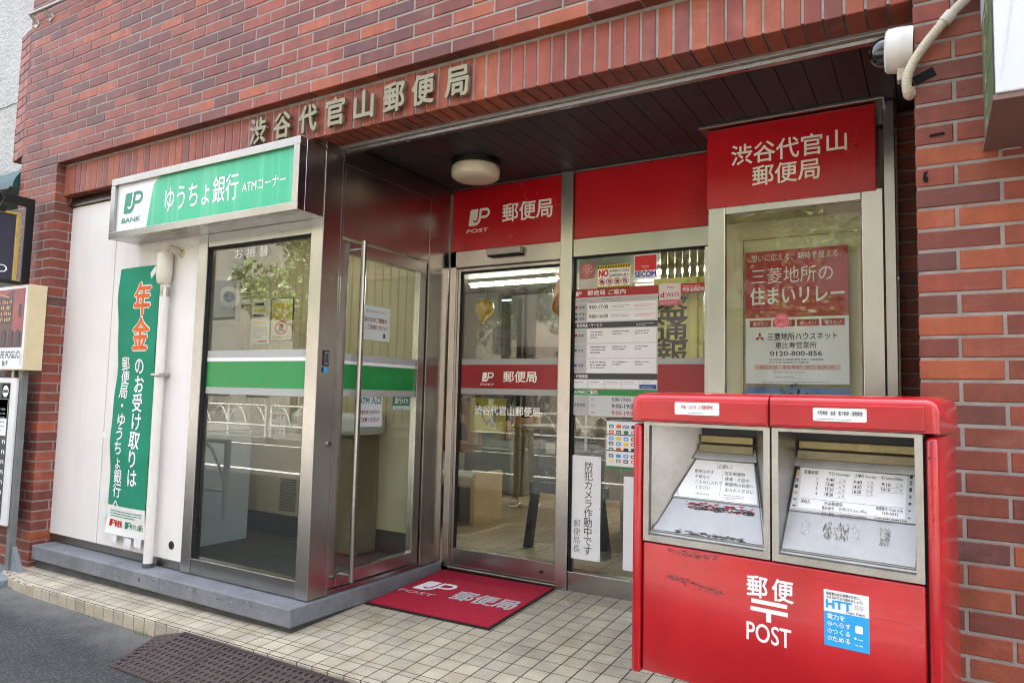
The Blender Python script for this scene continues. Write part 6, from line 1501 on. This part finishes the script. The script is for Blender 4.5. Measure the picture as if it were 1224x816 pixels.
for i in range(12):
    o = gr if i == 0 else copy_tree(gr)
    o.location = (-34 + 3.2 * i, -9.75, ROADZ + 0.14); tag(o, 'white tubular guard rail with loops along the far pavement', 'guard rail', 'white guard rails across the road')
g2 = guard_rail(3.0, RD)
for i, (x, y) in enumerate(((-9.4, -2.0), (-12.6, -2.0))):
    o = g2 if i == 0 else copy_tree(g2)
    o.location = (x, y, ROADZ); tag(o, 'brown tubular guard rail with loops on the near side of the road', 'guard rail', 'brown guard rails on the near side')
def leaf_mesh(seed, rx, rz, n):
    rnd = random.Random(seed); g = MB()
    cl = [(Vector((rnd.gauss(0, 0.45) * rx, rnd.gauss(0, 0.45) * rx, rnd.uniform(-0.8, 0.9) * rz)), rnd.uniform(0.35, 0.8)) for _ in range(26)]
    for i in range(n):
        c, r = rnd.choice(cl); d = Vector((rnd.gauss(0, 1), rnd.gauss(0, 1), rnd.gauss(0, 0.8))).normalized() * r * rnd.random() ** 0.4
        p = c + d; a = Vector((rnd.gauss(0, 1), rnd.gauss(0, 1), rnd.gauss(0, 0.6))).normalized() * rnd.uniform(0.06, 0.13); b = a.cross(Vector((rnd.gauss(0, 1), rnd.gauss(0, 1), rnd.gauss(0, 1)))).normalized() * a.length * 0.5
        g.add([p - a, p + b, p + a, p - b], [(0, 1, 2, 3)])
    return g
LM = MATS['leaf']
def tree(x, y, h, seed, label):
    t = thing('street_tree', label, 'tree', (x, y, ROADZ + 0.14))
    rnd = random.Random(seed); g = MB(); top = Vector((rnd.uniform(-0.3, 0.3), rnd.uniform(-0.3, 0.3), h * 0.62))
    g.tube([(0, 0, 0), (0.03, 0, h * 0.25), top * 0.7 + Vector((0, 0, 0.0)), top], [0.16, 0.12, 0.09, 0.04], 10)
    for k in range(7):
        z = h * rnd.uniform(0.32, 0.58); a = rnd.uniform(0, 6.28); e = Vector((math.cos(a) * 1.3, math.sin(a) * 1.3, z + rnd.uniform(0.5, 1.4))); g.tube([(0, 0, z), tuple((Vector((0, 0, z)) + e) / 2 + Vector((0, 0, 0.1))), tuple(e)], [0.06, 0.04, 0.015], 6)
    g.build('trunk', 'bark', t, 60)
    lm = leaf_mesh(seed, 1.9, h * 0.30, 5200)
    c = lm.build('crown', 'leaf', t, recalc=False); c.location = (0, 0, h * 0.66)
for i, (x, y, h) in enumerate(((-6.8, -10.8, 6.5), (-10.0, -11.0, 7.5), (-15.2, -11.2, 7.0), (-23.5, -10.8, 8.0), (-3.2, -11.2, 6.0), (2.0, -11.0, 7.0), (10.0, -11.0, 7.0))):
    tree(x, y, h, 100 + i, ('young street tree', 'tall street tree', 'broad street tree', 'tallest street tree', 'small street tree', 'leafy street tree', 'far street tree')[i] + ' across the road, reflected in the glass')
def far_building(x0, x1, h, mat, label, seed):
    b = thing('far_building', label, 'building', ((x0 + x1) / 2, -20, ROADZ + 0.14)); rnd = random.Random(seed)
    g = MB(); g.box(x0, x1, -26, -15, ROADZ, h, 0, 0.02); w = g.build('wall', mat, b)
    z = 1.0
    while z < h - 2:
        x = x0 + 0.6
        while x < x1 - 1.8:
            g = MB(); g.box(x, x + 1.3, -15.0, -14.95, z, z + 1.5, 0, 0.01); g.build('window', plain('far_window', (84, 88, 90), 0.3, spec=0.4), b)
            x += 2.2
        z += 3.0
    g = MB(); g.box(x0 - 0.1, x1 + 0.1, -26, -14.85, h + 0.002, h + 0.3); g.build('roof', 'far_plaster', b)
    rebase(b, ((x0 + x1) / 2, -20, ROADZ + 0.14))
far_building(-34, -20, 11, 'far_plaster', 'pale plaster building across the road to the left', 1)
far_building(-19.6, -9, 8, 'far_tile_wall', 'brown tiled low building across the road', 2)
far_building(-8.6, 3, 12, 'far_dark_wall', 'dark brown building straight across the road', 3)
far_building(3.4, 16, 9, 'far_tile_wall', 'brown tiled building across the road to the right', 4)
